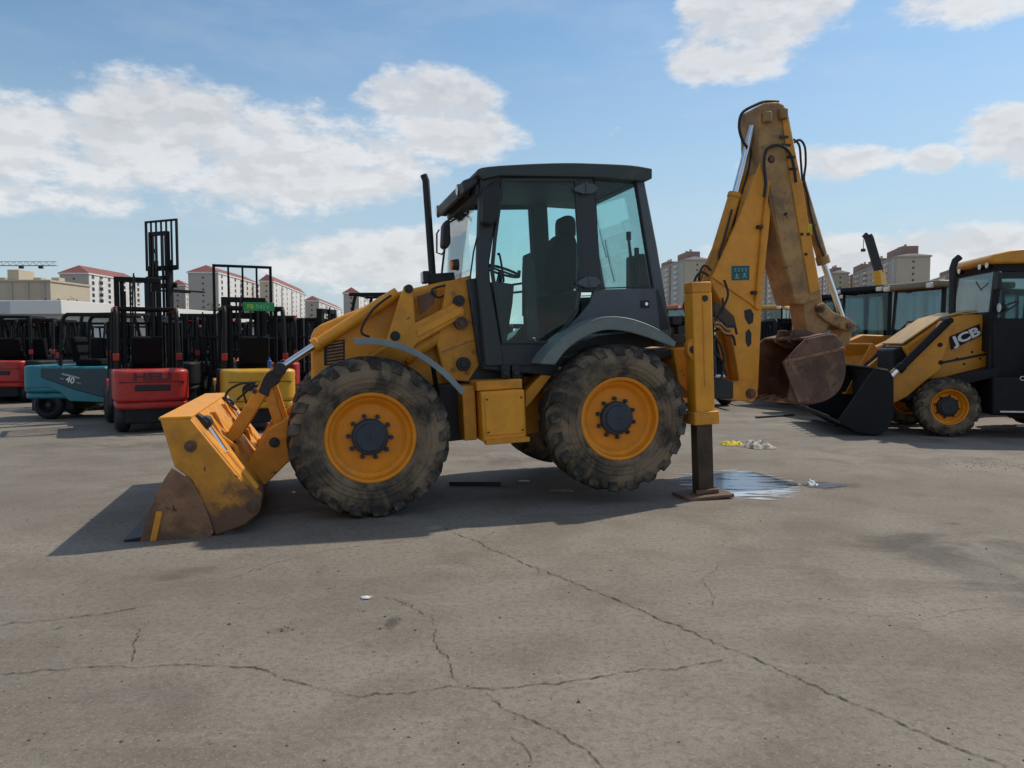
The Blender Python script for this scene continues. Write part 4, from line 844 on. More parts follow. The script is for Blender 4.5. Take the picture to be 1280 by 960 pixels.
# front bucket on the ground
KB = -1.12
kp_ = PR([(1093, 457), (1110, 460), (1116, 470), (1116, 518), (1108, 535), (1094, 541), (1072, 538), (1046, 524)], KB); kz = min(z for x, z in kp_); kp_ = [(x, z - kz + .02) for x, z in kp_]
b = MB(); b.strip(kp_, .03, KB, -KB); kb = b.build('loader_bucket', M_jb, J, .005)
for y0, y1 in ((KB - .03, KB), (-KB, -KB + .03)):
    b = MB(); b.prism(kp_[:-1] + [(kp_[-1][0], kp_[-1][1])], y0, y1); b.build('side_plate', M_jb, kb, .008)
b = MB(); b.prism([(kp_[-1][0] + .04, kp_[-1][1] - .035), (kp_[-1][0] + .04, kp_[-1][1] + .01), (kp_[-1][0] - .14, kp_[-1][1] + .09), (kp_[-1][0] - .14, kp_[-1][1] + .06)], KB - .05, -KB + .05); b.build('cutting_edge', M_dark, kb)
for k in range(7):
    y = KB + .08 + k * (-2 * KB - .16) / 6; x = kp_[-1][0] - .1; z = kp_[-1][1] + .05; b = MB(); b.prism([(x, z - .02), (x, z + .035), (x - .14, z + .09), (x - .14, z + .07)], y - .04, y + .04); b.build('tooth', M_dark, kb, .004)
b = MB(); x, z = S(1120, 470, -.7); b.bar((x, -.72, z), (x + .25, -.72, z - .35), .08, .2); b.bar((x, .72, z), (x + .25, .72, z - .35), .08, .2); b.box(x + .05, x + .15, -.7, .7, z - .25, z - .1); b.build('hitch', M_jb, J, .01)
# folded digging arm behind (beyond the edge of the picture)
b = MB(); b.prism([(3.1, .6), (3.5, .7), (3.7, 2.2), (3.6, 3.4), (3.4, 3.4), (3.2, 2.2)], -.16, .16); b.build('boom', M_jy, J, .02)
b = MB(); b.prism([(3.55, 3.3), (3.8, 3.4), (4.1, 1.6), (3.9, 1.5)], -.12, .12); b.build('dipper', M_jy, J, .02)

# ------------------------------------------------------------------ forklifts
fk_f = wheel_kit(.36, .20, .26, 0, M_blk, M_lug, M_fgrey, M_dark, nuts=0, lug=False)
fk_r = wheel_kit(.28, .15, .22, 0, M_blk, M_lug, M_fgrey, M_dark, nuts=0, lug=False)
M_tail = mat('tail_lamp_red', (.30, .02, .015), .3)
def rrect(x0, x1, hy, r, n=4):
    out = []
    for cx_, cy_, a in ((x1 - r * .5, hy - r * .5, 0), (x0 + r, hy - r, 90), (x0 + r, -hy + r, 180), (x1 - r * .5, -hy + r * .5, 270)):
        rr = r if a in (90, 180) else r * .5
        for k in range(n + 1):
            t = R(a + 90 * k / n); out.append((cx_ + rr * math.cos(t), cy_ + rr * math.sin(t)))
    return out
def forklift(label, group, loc, yaw, cw, body=None, guard=None, post=None, mast=2.1, lift=.25, rest=1.1, w=.58, detail=True, gz=2.12, xs=1.0, tall_rest=0.0, stage=0.0, rest_w=.52):
    body = body or M_fgrey; guard = guard or M_mast; post = post or M_mast
    f = empty('forklift', loc, (0, 0, yaw)); tag(f, label, 'forklift', group)
    b = MB(); b.plan(rrect(-1.42, -.62, w, .20), .52, 1.04); cwt = b.build('counterweight', cw, f, .05, seg=3)
    b = MB(); b.plan(rrect(-1.40, -.55, w - .02, .19), .40, .519); b.build('counterweight_base', cw if detail else M_fgrey, cwt, .04)
    b = MB(); b.plan(rrect(-1.34, -.5, w - .16, .1), .16, .42); b.build('tow_block', M_fgrey, cwt, .02)
    if detail:
        b = MB(); b.box(-1.432, -1.38, -.27, .27, .69, .80); b.build('radiator_slot', M_blk, cwt, .02)
        b = MB(); b.box(-1.428, -1.38, -.5, .5, .838, .846); b.build('crease', M_fgrey, cwt)
    b = MB(); b.prism([(-.60, .40), (.62, .32), (.72, .50), (.60, .72), (.25, .74), (.18, 1.02), (-.60, 1.02)], -w, w); b.build('body', body, f, .03)
    for sg in (-1, 1):
        b = MB(); b.prism([(.42, .62), (.60, .80), (.95, .82), (1.12, .64), (1.12, .54), (.9, .72), (.62, .70), (.5, .54)], *((-w - .02, -w + .14) if sg < 0 else (w - .14, w + .02))); b.build('mudguard', cw if detail else M_fgrey, f, .015)
        put_wheel(fk_f, f, .86, sg * (w + .05), .36, sg < 0); put_wheel(fk_r, f, -.95, sg * (w - .03), .28, sg < 0)
        b = MB(); b.tube(spline([(-.70, sg * (w - .08), 1.0), (-.67, sg * (w - .09), 1.5), (-.63, sg * (w - .10), gz - .10), (-.54, sg * (w - .10), gz)], 4), .038, 8); b.build('guard_post', post, f)
        b = MB(); b.tube(spline([(.58, sg * (w - .06), .72), (.50, sg * (w - .08), 1.1), (.30, sg * (w - .10), gz - .15), (.22, sg * (w - .10), gz)], 4), .036, 8); b.build('guard_post', post, f)
        b = MB(); b.bar((-.56, sg * (w - .10), gz), (.40, sg * (w - .10), gz), .06, .07); b.build('guard_rail', guard, f, .01)
    for k in range(6):
        x = -.52 + k * .18; b = MB(); b.bar((x, -w + .12, gz + .01), (x, w - .12, gz + .01), .035, .05); b.build('guard_slat', M_mast, f, .006)
    b = MB(); b.box(-.56, -.06, -.26, .26, 1.02, 1.16); b.prism([(-.62, 1.10), (-.46, 1.10), (-.56, 1.60), (-.68, 1.58)], -.25, .25); b.build('seat', M_seat, f, .04)
    ring = [Vector((.28 + .15 * math.cos(t) * .8, .17 * math.sin(t), 1.28 + .09 * math.cos(t))) for t in [k * math.pi / 8 for k in range(17)]]
    b = MB(); b.tube(ring, .014, 5, caps=False); b.tube([(.28, 0, 1.28), (.48, 0, .85)], .03, 6); b.build('steering_wheel', M_blk, f)
    for sg in (-1, 1):                                             # mast: outer and inner channels
        b = MB(); b.box(1.05, 1.17, sg * .36 - .045, sg * .36 + .045, .10, mast); b.build('mast_channel', M_mast, f, .008)
        b = MB(); b.box(1.07, 1.19, sg * .27 - .035, sg * .27 + .035, .12 + stage, mast + stage - .02); b.build('inner_mast_channel', M_mast, f, .006)
        b = MB(); b.tube([(1.02, sg * .24, .2), (1.02, sg * .24, mast * .9 + stage * .5)], .032, 8); b.build('lift_cylinder', M_mast, f)
        b = MB(); b.box(1.22, 1.27, sg * .25 - .05, sg * .25 + .05, lift, lift + .75); b.box(1.22, 2.25, sg * .25 - .05, sg * .25 + .05, lift, lift + .04); b.build('fork', M_mast, f, .006)
    for z in (mast - .05, mast * .55, .35):
        b = MB(); b.box(1.04, 1.10, -.38, .38, z - .05, z + .05); b.build('mast_crossbar', M_mast, f, .008)
    if stage: b = MB(); b.box(1.08, 1.14, -.3, .3, mast + stage - .12, mast + stage - .02); b.build('mast_crossbar', M_mast, f, .008)
    b = MB(); b.tube(spline([(1.0, .1, .6), (1.0, .1, mast * .8), (1.02, .06, mast + stage * .6), (1.12, .06, lift + .5)], 4), .016, 5); b.build('mast_hose', M_blk, f)
    for z in (lift + .12, lift + .55):
        b = MB(); b.box(1.18, 1.23, -.48, .48, z - .06, z + .06); b.build('carriage_bar', M_mast, f, .008)
    for y in (-.13, .13):
        b = MB(); b.bar((1.13, y, lift + .4), (1.13, y, mast + stage - .08), .03, .02); b.build('lift_chain', M_dark, f)
    for sg in (-1, 1):
        b = MB(); b.box(-.745, -.69, sg * (w - .08) - .045, sg * (w - .08) + .045, 1.18, 1.30); b.build('rear_lamp', M_tail, f, .008)
    z0, z1 = lift + .5, lift + .55 + rest + tall_rest
    for sg in (-1, 1):
        b = MB(); b.bar((1.20, sg * rest_w, z0), (1.20, sg * rest_w, z1), .05, .05); b.build('backrest_upright', M_mast, f, .006)
    b = MB(); b.bar((1.20, -rest_w - .025, z1), (1.20, rest_w + .025, z1), .05, .05); b.build('backrest_top', M_mast, f, .006)
    for k in range(3 if tall_rest else 5):
        n_ = 3 if tall_rest else 5; y = -rest_w + 2 * rest_w * (k + 1) / (n_ + 1); b = MB(); b.bar((1.20, y, z0), (1.20, y, z1), .035, .035); b.build('backrest_bar', M_mast, f)
    return f
def heading(dx, dy): return math.atan2(dy, dx)
# red forklift, seen from behind
c = G(192, 541); u = Vector((-.50, .866)); p = Vector((c.x, c.y)) + u * 1.36
hl = forklift('red forklift seen from behind with HELI lettering on its counterweight', None, (p.x, p.y, 0), heading(*u), M_red, guard=M_red, mast=2.72, lift=.2, gz=2.06, w=.57)
Mr = Matrix.Translation((-1.4285, .0, .925)) @ Matrix.Rotation(-math.pi / 2, 4, 'Z') @ Matrix.Rotation(math.pi / 2, 4, 'X')
lettering('HELI', .17, mat('dark_red_letters', (.10, .02, .03), .4), hl, Mr @ Matrix.Scale(1.75, 4, (1, 0, 0)), bold=.006)
# teal forklift, side on, its back to the left
c = G(52, 524); c2 = G(52, 525)
tl = forklift('teal electric forklift with a dark side panel marked 40, parked side-on', None, (c.x + 1.08, c.y + .55, 0), R(3), M_teal, body=M_teal, mast=2.0, gz=2.02, w=.62)
b = MB(); b.prism([(-1.02, .99), (.60, .97), (.60, .50), (.10, .44), (-.40, .58), (-1.02, .82)], -.637, -.60); b.build('side_panel', M_teal_d, tl, .012)
b = MB(); b.prism([(-1.36, .60), (-1.02, .819), (-.40, .579), (.10, .439), (.66, .36), (.62, .31), (-.5, .36), (-.66, .52), (-.85, .62), (-1.1, .62)], -.632, -.595); b.build('side_skirt', M_teal, tl, .012)
lettering('40', .16, M_white, tl, facing_side(-.47, -.641, .76, -.28), bold=.004)
b = MB(); b.bar((-.62, -.640, .885), (-.30, -.640, .80), .004, .035); b.build('model_script', mat('faded_white_script', (.35, .42, .43), .5), tl)
b = MB(); b.bar((-.66, -.640, .80), (-.59, -.640, .78), .004, .02); b.bar((-.36, -.640, .72), (-.27, -.640, .695), .004, .02); b.build('number_dash', mat('faded_white_dash', (.25, .32, .33), .5), tl)
# forklift with the raised carriage behind the red one
u = Vector((.42, .91)).normalized(); c = at(206, 470, 19.0); forklift('black forklift mast raised high with its slatted load backrest at the top', None, (c.x - 1.2 * u.x, c.y - 1.2 * u.y, 0), heading(*u), M_fgrey, mast=3.1, lift=2.75, rest=1.15, stage=1.1, rest_w=.52)
# yellow forklift with green plate on its guard
c = at(326, 480, 12.6); u = Vector((-.42, .91)).normalized(); p = Vector((c.x, c.y)) + u * 1.4
yf = forklift('yellow forklift behind the loader bucket with a green plate on its overhead guard', None, (p.x, p.y, 0), heading(*u), M_fyel, mast=2.35, lift=1.45, rest=.65, tall_rest=.30, w=.58, gz=2.08)
Mr = Matrix.Translation((-.645, .0, 2.10)) @ Matrix.Rotation(-math.pi / 2, 4, 'Z') @ Matrix.Rotation(math.pi / 2, 4, 'X')
b = MB(); b.box(-.640, -.625, -.34, .18, 2.03, 2.175); gp = b.build('number_plate', M_green, yf, .004)
lettering('FB', .11, M_ylet, yf, Mr @ Matrix.Translation((-.06, 0, .0))); lettering('045V', .11, mat('mint_letters', (.25, .62, .42), .5), yf, Mr @ Matrix.Translation((.14, 0, 0)))
b = MB(); b.prism([(-1.30, .9), (-1.18, .93), (-1.08, .99), (-1.13, .93), (-1.02, .91), (-1.15, .90)], -.60, -.585); b.build('bird_emblem', M_blk, yf)
b = MB(); b.tube([(-.95, -.02, 1.04), (-.95, -.02, 1.10), (-.95, -.02, 1.17), (-.95, -.02, 1.19), (-.95, -.02, 1.23)], [.035, .038, .036, .016, .016], 10); bo = b.build('drink_bottle', mat('blue_bottle', (.02, .09, .35), .3), None)
bo.matrix_world = yf.matrix_basis @ Matrix.Translation((0, -.18, .005)); tag(bo, 'small blue bottle standing on the yellow forklift counterweight', 'bottle')
# red forklift cut by the left edge
c = G(-8, 503); forklift('red forklift cut off by the edge of the picture beyond the teal one', None, (c.x + .1, c.y + .9, 0), heading(-.25, 1), M_red, mast=2.1)
# rows of parked forklifts further back
GRP = 'forklifts parked in rows at the back of the yard'
protos = {}
for k, (cw, gd, ml, lf) in {'red': (M_red, M_red, 2.15, .2), 'orange': (M_forange, M_mast, 2.1, .2), 'yellow': (M_fyel, M_mast, 2.1, .2), 'grey': (M_fgrey, M_mast, 2.05, .2), 'teal': (M_teal, M_mast, 2.1, .2)}.items(): protos[k] = (cw, gd, ml, lf)
made = {}
def park(kind, x, y, yaw, label):
    if kind not in made:
        cw, gd, ml, lf = protos[kind]; made[kind] = o = forklift(label, GRP, (x, y, 0), yaw, cw, guard=gd, mast=ml, lift=lf, rest=.85, gz=2.04, detail=False)
        bpy.context.view_layer.update()
    else:
        o = copy_tree(made[kind]); o.location = (x, y, 0); o.rotation_euler = (0, 0, yaw)
    o['label'] = label; return o
rnd = random.Random(11)
ORD = ['leftmost', 'second', 'third', 'fourth', 'fifth', 'sixth', 'seventh', 'eighth', 'ninth', 'tenth']
NAMEK = {'grey': 'charcoal'}
def row(pxs, Y, kinds, where, jit=.6):                             # one row of parked forklifts, named from its left end
    for i, px in enumerate(pxs):
        p = at(px, 427, Y + rnd.uniform(-jit, jit)); k = kinds[i % len(kinds)]
        lab = '%s forklift, %s in the row %s' % (NAMEK.get(k, k), 'first' if i == 0 else ORD[i], where)
        park(k, p.x, p.y, R(90 + rnd.uniform(-14, 14)) + (math.pi if rnd.random() < .35 else 0), lab)
row((-14, 22, 62), 20.5, ['grey', 'red', 'grey', 'orange', 'grey'], 'just behind the teal forklift')
row((-20, 12, 46, 84, 118), 24.0, ['orange', 'grey', 'red', 'yellow', 'grey', 'red'], 'two behind the teal forklift')
row((8, 40, 74, 106, 140, 176, 214), 28.5, ['red', 'grey', 'yellow', 'grey', 'red', 'orange', 'grey'], 'below the white canopy')
row((228, 262, 345, 378), 18.5, ['grey', 'red', 'red', 'grey'], 'just behind the yellow forklift')
row((240, 275, 310, 340, 372, 404, 470), 23.0, ['yellow', 'grey', 'red', 'yellow', 'grey', 'orange', 'grey'], 'two behind the yellow forklift')
row((240, 280, 318, 356, 392), 28, ['red', 'yellow', 'grey', 'teal', 'red'], 'far back behind the yellow forklift')
row((842, 868, 985, 1008), 19.5, ['orange', 'grey', 'grey', 'grey'], 'seen past the raised digging arm')
row((945, 1030), 24, ['yellow', 'yellow'], 'far back past the raised digging arm')
row((655, 700, 750, 800), 26, ['grey', 'red', 'grey', 'yellow'], 'seen through the cab windows')
c = at(470, 427, 16.5); forklift('black forklift roof guard showing above the yellow loader hood', None, (c.x, c.y, 0), R(170), M_fgrey, mast=2.2, gz=2.48)

# ------------------------------------------------------------------ wheel loaders parked behind on the right
wl_k = wheel_kit(.62, .33, .40, 16, M_tyre, M_lug, M_yel_rim, M_dark, nuts=0)
def wheel_loader(label, X, Y, yaw, roofm, bodym, zr=2.75, up=0.0, group='wheel loaders parked behind the right backhoe loader'):
    f = empty('wheel_loader', (X, Y, 0), (0, 0, yaw)); tag(f, label, 'wheel loader', group)
    b = MB(); b.prism([(.3, .6), (2.6, .6), (2.7, 1.3), (2.5, 1.62), (.9, 1.75), (.3, 1.5)], -.55, .55); b.build('engine_hood', bodym, f, .06)
    b = MB(); b.prism([(-1.5, .55), (.4, .55), (.4, 1.0), (-1.2, 1.0)], -.5, .5); b.build('front_frame', bodym, f, .03)
    for x in (-1.0, 1.7):
        for sg in (-1, 1): put_wheel(wl_k, f, x, sg * 1.0, .62, sg < 0, rnd.random())
    b = MB(); b.box(-.75, .85, -.72, .72, 1.0, 1.55); cb = b.build('cab', M_jb, f, .03)
    for x, y in ((-.72, -.68), (-.72, .68), (.80, -.68), (.80, .68), (.1, -.68), (.1, .68)):
        b = MB(); b.bar((x, y, 1.5), (x * .93, y * .96, zr - .1), .07, .07); b.build('pillar', M_jb, cb, .01)
    b = MB(); b.strip([(-.74, 1.56), (-.69, zr - .12)], .008, -.64, .64); b.build('windscreen_pane', M_glass_d, cb)
    for sg in (-1, 1):
        b = MB(); b.prism([(-.68, 1.56), (.76, 1.56), (.72, zr - .12), (-.64, zr - .12)], *((-.685, -.68) if sg < 0 else (.68, .685))); b.build('side_pane', M_glass_d, cb)
    b = MB(); b.box(-.95, .95, -.80, .80, zr - .12, zr + .02); b.build('roof', roofm, cb, .05, seg=3)
    for y in (-.6, .6):
        b = MB(); b.box(-1.0, -.93, y - .08, y + .08, zr - .13, zr - .03); b.build('work_lamp', M_lamp, cb, .02)
        b = MB(); b.prism([(-.5, 1.25 + up * .3), (-.6, 1.5 + up * .4), (-1.6, 1.35 + up), (-2.5, .75 + up * 1.8), (-2.45, .55 + up * 1.8), (-1.5, 1.0 + up)], y - .08, y + .08); b.build('loader_arm', bodym, f, .03)
        b = MB(); b.tube([(-.4, y, .9), (-1.5, y, 1.1 + up)], .07, 10); b.build('lift_cylinder', bodym, f)
    b = MB(); uz = up * 1.6; b.strip([(-3.3, .06 + uz), (-2.7, .05 + uz), (-2.42, .30 + uz), (-2.45, .75 + uz), (-2.75, .98 + uz)], .04, -1.15, 1.15); bk_ = b.build('loader_bucket', bodym if up else M_jb, f, .01)
    for sg in (-1, 1):
        b = MB(); b.prism([(-3.3, .04 + uz), (-2.7, .03 + uz), (-2.40, .30 + uz), (-2.43, .76 + uz), (-2.75, 1.0 + uz)], *((-1.18, -1.15) if sg < 0 else (1.15, 1.18))); b.build('side_plate', bodym if up else M_jb, bk_, .01)
    b = MB(); b.tube([(1.5, .2, 1.6), (1.5, .2, 2.3), (1.44, .2, 2.36)], .05, 8); b.build('exhaust_pipe', M_blk, f)
    return f
M_beige = mat('beige_cab_roof', (.20, .185, .13), .6, var=.08)
M_lo = mat('loader_orange_yellow', (.58, .24, .02), .5, var=.1, dust=(.3, .18, .08), dust_amt=.25)
c = at(1176, 400, 16.2); wheel_loader('wheel loader with a beige cab roof just behind the JCB machine', c.x + .1, c.y, R(14), M_beige, M_lo, 2.70, .30)
c = at(1108, 400, 18.6); wheel_loader('wheel loader with a black cab roof and orange arms beside the beige-roofed one', c.x, c.y, R(24), M_jb, M_lo, 2.78, .25)
c = at(1052, 400, 23); wheel_loader('black-roofed wheel loader half hidden behind the digging bucket', c.x, c.y, R(35), M_jb, M_lo, 2.85)
c = at(960, 400, 31); wheel_loader('small pale-roofed yellow loader far off between boom and digging arm', c.x, c.y, R(60), M_fyel, M_fyel, 2.9)
c = at(1235, 400, 20); wheel_loader('wheel loader hidden mostly behind the JCB cab', c.x, c.y, R(25), M_jb, M_lo, 2.8)
c = at(868, 400, 27); wheel_loader('orange-roofed loader seen between the cab and the stabilizer leg', c.x, c.y, R(20), M_forange, M_lo, 2.75)

# ------------------------------------------------------------------ mobile crane behind, boom up
c = at(1104, 427, 62); T_ = empty('mobile_crane', (c.x, c.y, 0), (0, 0, R(35))); tag(T_, 'mobile crane with a raised black and orange telescopic boom against the flats', 'crane')
Fc = Frame(Matrix.Translation(c - Vector((0, 0, c.z))))
b = MB(); b.box(-4.5, 4.5, -1.2, 1.2, .9, 1.5); b.build('chassis', M_dark, T_, .05)
for x in (-3.4, -2.0, 2.0, 3.4):
    for sg in (-1, 1): put_wheel(wl_k, T_, x, sg * 1.2, .62, sg < 0)
b = MB(); b.prism([(-4.5, 1.5), (-2.6, 1.5), (-2.6, 3.0), (-4.1, 3.0), (-4.5, 2.3)], -1.15, 1.15); b.build('cab', M_forange, T_, .08)
b = MB(); b.box(-1.2, 1.8, -1.1, 1.1, 1.5, 2.6); b.build('slewing_body', M_forange, T_, .08)
I_ = T_.matrix_basis.inverted()
def tp(px, py, Y=62): return I_ @ at(px, py, Y)
bpy.context.view_layer.update(); I_ = (Matrix.Translation(T_.location) @ Matrix.Rotation(R(35), 4, 'Z')).inverted()
b = MB(); b.bar(tp(1110, 415), tp(1098, 338), .62, .8); bm_ = b.build('boom', M_fyel, T_, .05)
b = MB(); b.bar(tp(1099, 341), tp(1086, 297), .45, .60); b.build('inner_boom', M_dark, bm_, .04)
b = MB(); b.bar(tp(1088, 300), tp(1080, 293), .3, .4); b.bar(tp(1086, 297), tp(1090, 294), .3, .3); b.build('boom_head', M_dark, bm_, .03)
b = MB(); b.tube([tp(1080, 295), tp(1079, 312)], .03, 5); b.tube([tp(1079, 311), tp(1079, 314.5)], .2, 6); b.build('hook', M_dark, bm_)

# ------------------------------------------------------------------ low warehouse with a white canopy
A0 = at(76, 375, 42); B0 = at(262, 388.5, 57); u = (B0 - A0); u.z = 0; u.normalize(); hz_ = A0.z
Wh = empty('warehouse', (A0.x, A0.y, 0), (0, 0, math.atan2(u.y, u.x))); tag(Wh, 'long low warehouse with a white canopy band behind the forklifts', 'warehouse')
b = MB(); b.box(0, 75, 0, 24, hz_ - .75, hz_); b.build('canopy_band', M_white_w, Wh, .03)
b = MB(); b.box(1.5, 74, 1.5, 23, 0, hz_ - .75); b.build('wall', M_pale_w, Wh)
for k in range(9):
    b = MB(); b.box(5 + k * 7.5, 8.2 + k * 7.5, 1.40, 1.5, .02, 2.5); b.build('shutter_door', M_fgrey, Wh, .02)
for k in range(5):
    b = MB(); b.box(1.41, 1.5, 4.2 + k * 4, 5.0 + k * 4, 1.9, 2.6); b.build('window', M_win, Wh)
Ls = empty('annex', (A0.x - .2, A0.y + .3, 0), (0, 0, R(-3))); tag(Ls, 'warehouse shed wing at the picture edge with shade painted in as pale blue-grey', 'shed')
b = MB(); b.box(-34, -.1, 0, 15, hz_ - .72, hz_ - .02); b.build('roof_band', M_pale_w, Ls, .03)  # shaded face of the white band, its shade painted as blue-grey
b = MB(); b.box(-33, -.2, .5, 14, 0, hz_ - .72); b.build('wall', M_pale_w, Ls)
for x in (-2.9, -6.5, -10, -14):
    b = MB(); b.box(x, x + .75, .40, .5, 2.05, 2.75); b.build('window', M_win, Ls, .02)
# ------------------------------------------------------------------ blocks of flats
bal_me = MB().box(-1.8, 1.8, -1.3, 0, -.1, .85).box(-1.9, 1.9, -1.4, 0, -.35, -.12).mesh('balcony'); bal_me.materials.append(M_white_w)
win_me = MB().box(-1.15, 1.15, -.06, .25, 0, 1.8).mesh('window'); win_me.materials.append(M_win)
win2_me = MB().box(-1.7, 1.7, -.06, .25, 0, 2.1).mesh('window'); win2_me.materials.append(M_win)
frm_me = MB().box(-1.35, 1.35, -.03, .25, -.2, 2.0).mesh('window_frame'); frm_me.materials.append(M_white_w)
def flats(label, pc, pg, pf, yc, yf, d, wall, front, roofm, rise=4.0, bays=7, rows=9, pent=(), group='blocks of flats beyond the yard', bal=True, roof_over=.6, strip=None):
    P0 = at(pc, yc, d); d2 = d * (427 - yc) / (427 - yf); P2 = at(pf, yf, d2)
    u = Vector((P2.x - P0.x, P2.y - P0.y, 0)); L = u.length; u.normalize(); sg = 1 if pg < pc else -1
    n = Vector((-u.y, u.x, 0)) * sg                                # inwards, away from the long front that shows
    r_ = ray(pg, 427); o = Vector((P0.x, P0.y, 0))
    den = n.x * r_.y - n.y * r_.x; wd = abs((0 - (o.x * r_.y - o.y * r_.x)) / den) if abs(den) > 1e-6 else 12
    H = P0.z; f = empty('apartment_block', (P0.x, P0.y, 0), (0, 0, math.atan2(u.y, u.x))); tag(f, label, 'apartment block', group)
    yd = 1 if (Matrix.Rotation(math.atan2(u.y, u.x), 3, 'Z') @ Vector((0, 1, 0))).dot(n) > 0 else -1
    q = lambda y0, y1: (min(yd * y0, yd * y1), max(yd * y0, yd * y1))
    b = MB(); b.box(0, L, *q(0, wd), 0, H); wl = b.build('wall', wall, f)
    if front: b = MB(); b.box(.4, L - .4, *q(-.25, .1), 0, H - .3); b.build('front_face', front, f)
    # hipped roof
    e = roof_over; y0, y1 = q(-e, wd + e); h_ = min(wd * .5, L * .4)
    b = MB(); b.add([(-e, y0, H), (L + e, y0, H), (L + e, y1, H), (-e, y1, H), (h_ * .7, (y0 + y1) / 2, H + rise), (L - h_ * .7, (y0 + y1) / 2, H + rise)], [(3, 2, 1, 0), (0, 1, 5, 4), (1, 2, 5), (2, 3, 4, 5), (3, 0, 4)]); b.build('roof', roofm, f, smooth=0)
    b = MB(); b.box(-e, L + e, y0, y1, H - .7, H - .01); b.build('eaves', M_white_w if roofm is M_roof_r else M_conc, f)
    fl = 3.0
    for j in range(bays):
        x = (j + .5) * L / bays
        for k in range(rows):
            z = H - 2.6 - k * fl
            if z < 2: break
            if bal and j % 2 == 1:
                link('balcony', bal_me, f, (x, -.25 * yd, z - .4), (0, 0, 0 if yd > 0 else math.pi)); link('window', win2_me, f, (x, -.25 * yd, z), (0, 0, 0 if yd > 0 else math.pi))
            else:
                w_ = link('window', win_me, f, (x, -.25 * yd - .05 * yd, z), (0, 0, 0 if yd > 0 else math.pi)); link('frame', frm_me, w_)
        if strip and j % 3 == 2: b = MB(); b.box(x + L / bays * .32, x + L / bays * .62, *q(-.55, -.2), 0, H - .4); b.build('wall_stripe', strip, f)
    for k in range(min(rows, 6)):                                  # small stair windows on the end wall
        z = H - 3.4 - k * fl * 1.0; w_ = link('window', win_me, f, (0, yd * wd * .5, z), (0, 0, -math.pi / 2)); w_.scale = (.42, 1, .55)
    for a, b_, h2 in pent:
        bb = MB(); bb.box(L * a, L * b_, *q(wd * .25, wd * .75), H, H + h2); bb.build('stair_tower', wall if roofm is M_roof_r else M_brown_w, f)
        for t in (.3, .7): bb = MB(); bb.tube([(L * (a + (b_ - a) * t), yd * wd * .5, H + h2), (L * (a + (b_ - a) * t), yd * wd * .5, H + h2 + 1.8)], .7, 8); bb.build('water_tank', M_conc, f)
    return f
flats('red-roofed block of flats above the teal forklift', 110, 77, 176, 341, 352, 380, M_conc, M_white_w, M_roof_r, 4.2, 7)  # red-roofed blocks: sunlit fronts painted white, shaded gables painted darker
flats('red-roofed block of flats behind the tall forklift backrest', 272, 237, 325, 340, 355, 395, M_conc, M_white_w, M_roof_r, 4.0, 7)
flats('red-roofed block of flats, second right of the tall forklift backrest', 341, 326, 382, 351, 368, 440, M_tan, M_white_w, M_roof_r, 4.0, 7)
flats('small red-roofed block of flats touching the tip of the loader hood', 398, 382, 428, 375.5, 387, 470, M_conc, M_white_w, M_roof_r, 3.0, 6, 5)
flats('narrow red-roofed block of flats above the loader hood', 448, 430, 470, 366, 380, 440, M_conc, M_white_w, M_roof_r, 3.4, 6, 6)
flats('red-roofed block of flats half hidden by the raised forklift carriage', 231, 214, 246, 356, 362, 430, M_conc, M_white_w, M_roof_r, 3.0, 4, 6)
flats('brown and cream block of flats between cab and stabilizer leg', 856, 886, 818, 324, 338, 420, M_tan, M_conc, M_roof_g, 2.2, 7, 12, ((.10, .40, 5), (.75, .95, 4)), strip=M_brown_w)
flats('block of flats seen between the boom and the digging arm', 972, 1003, 950, 329, 336, 430, M_tan, M_conc, M_roof_g, 3.0, 5, 12, ((.2, .6, 4),), strip=M_brown_w)
flats('cream block of flats just beyond the digging bucket cylinder', 1040, 1059, 1022, 341, 348, 470, M_tan, M_conc, M_roof_g, 2.0, 5, 9, ((.2, .6, 4),), strip=M_brown_w)
flats('large cream block of flats behind the mobile crane boom', 1121, 1160, 1056, 320, 347, 380, M_tan, M_conc, M_roof_g, 1.8, 11, 12, ((.05, .28, 5.5), (.45, .62, 5.0), (.78, .95, 6)), strip=M_brown_w)
flats('distant block of flats just beside the JCB exhaust pipe', 1204, 1240, 1158, 337, 352, 520, M_tan, M_conc, M_roof_g, 1.6, 8, 9, ((.1, .35, 5), (.6, .8, 5)), strip=M_brown_w)
# flat-roofed tan building and tower crane at the left
c0, c1 = at(-40, 352, 150), at(63, 360, 150)
tb = empty('factory_building', (c0.x, 150, 0)); tag(tb, 'sand-coloured flat-roofed building under construction at the picture edge', 'building')
L = c1.x - c0.x; H = c0.z
b = MB(); b.box(0, L, 0, 14, 0, H); b.build('wall', M_tan, tb); b = MB(); b.box(-.2, L + .2, -.3, 14.2, H, H + .35); b.build('parapet', M_tan, tb)
for k in range(5): x = L * (k + .6) / 5; b = MB(); b.box(x - .3, x + .3, -.22, 0, 0, H - .2); b.build('pier', M_conc, tb)
for k in range(4): x = L * (k + .9) / 4.4; b = MB(); b.box(x - .9, x + .6, 5, 7, H + .35, H + 1.2); b.build('roof_hut', M_tan, tb)
b = MB(); b.box(L * .36, L * .50, 3, 8, H + .35, H + 2.6); b.build('stair_tower', M_tan, tb)
p0, p1 = at(-60, 334, 260), at(76, 332, 260)
tc_ = empty('tower_crane', (p0.x, 260, 0)); tag(tc_, 'thin lattice tower crane jib reaching over the sand-coloured building', 'tower crane')
jz = p1.z; JL = p1.x - p0.x
mb = MB()
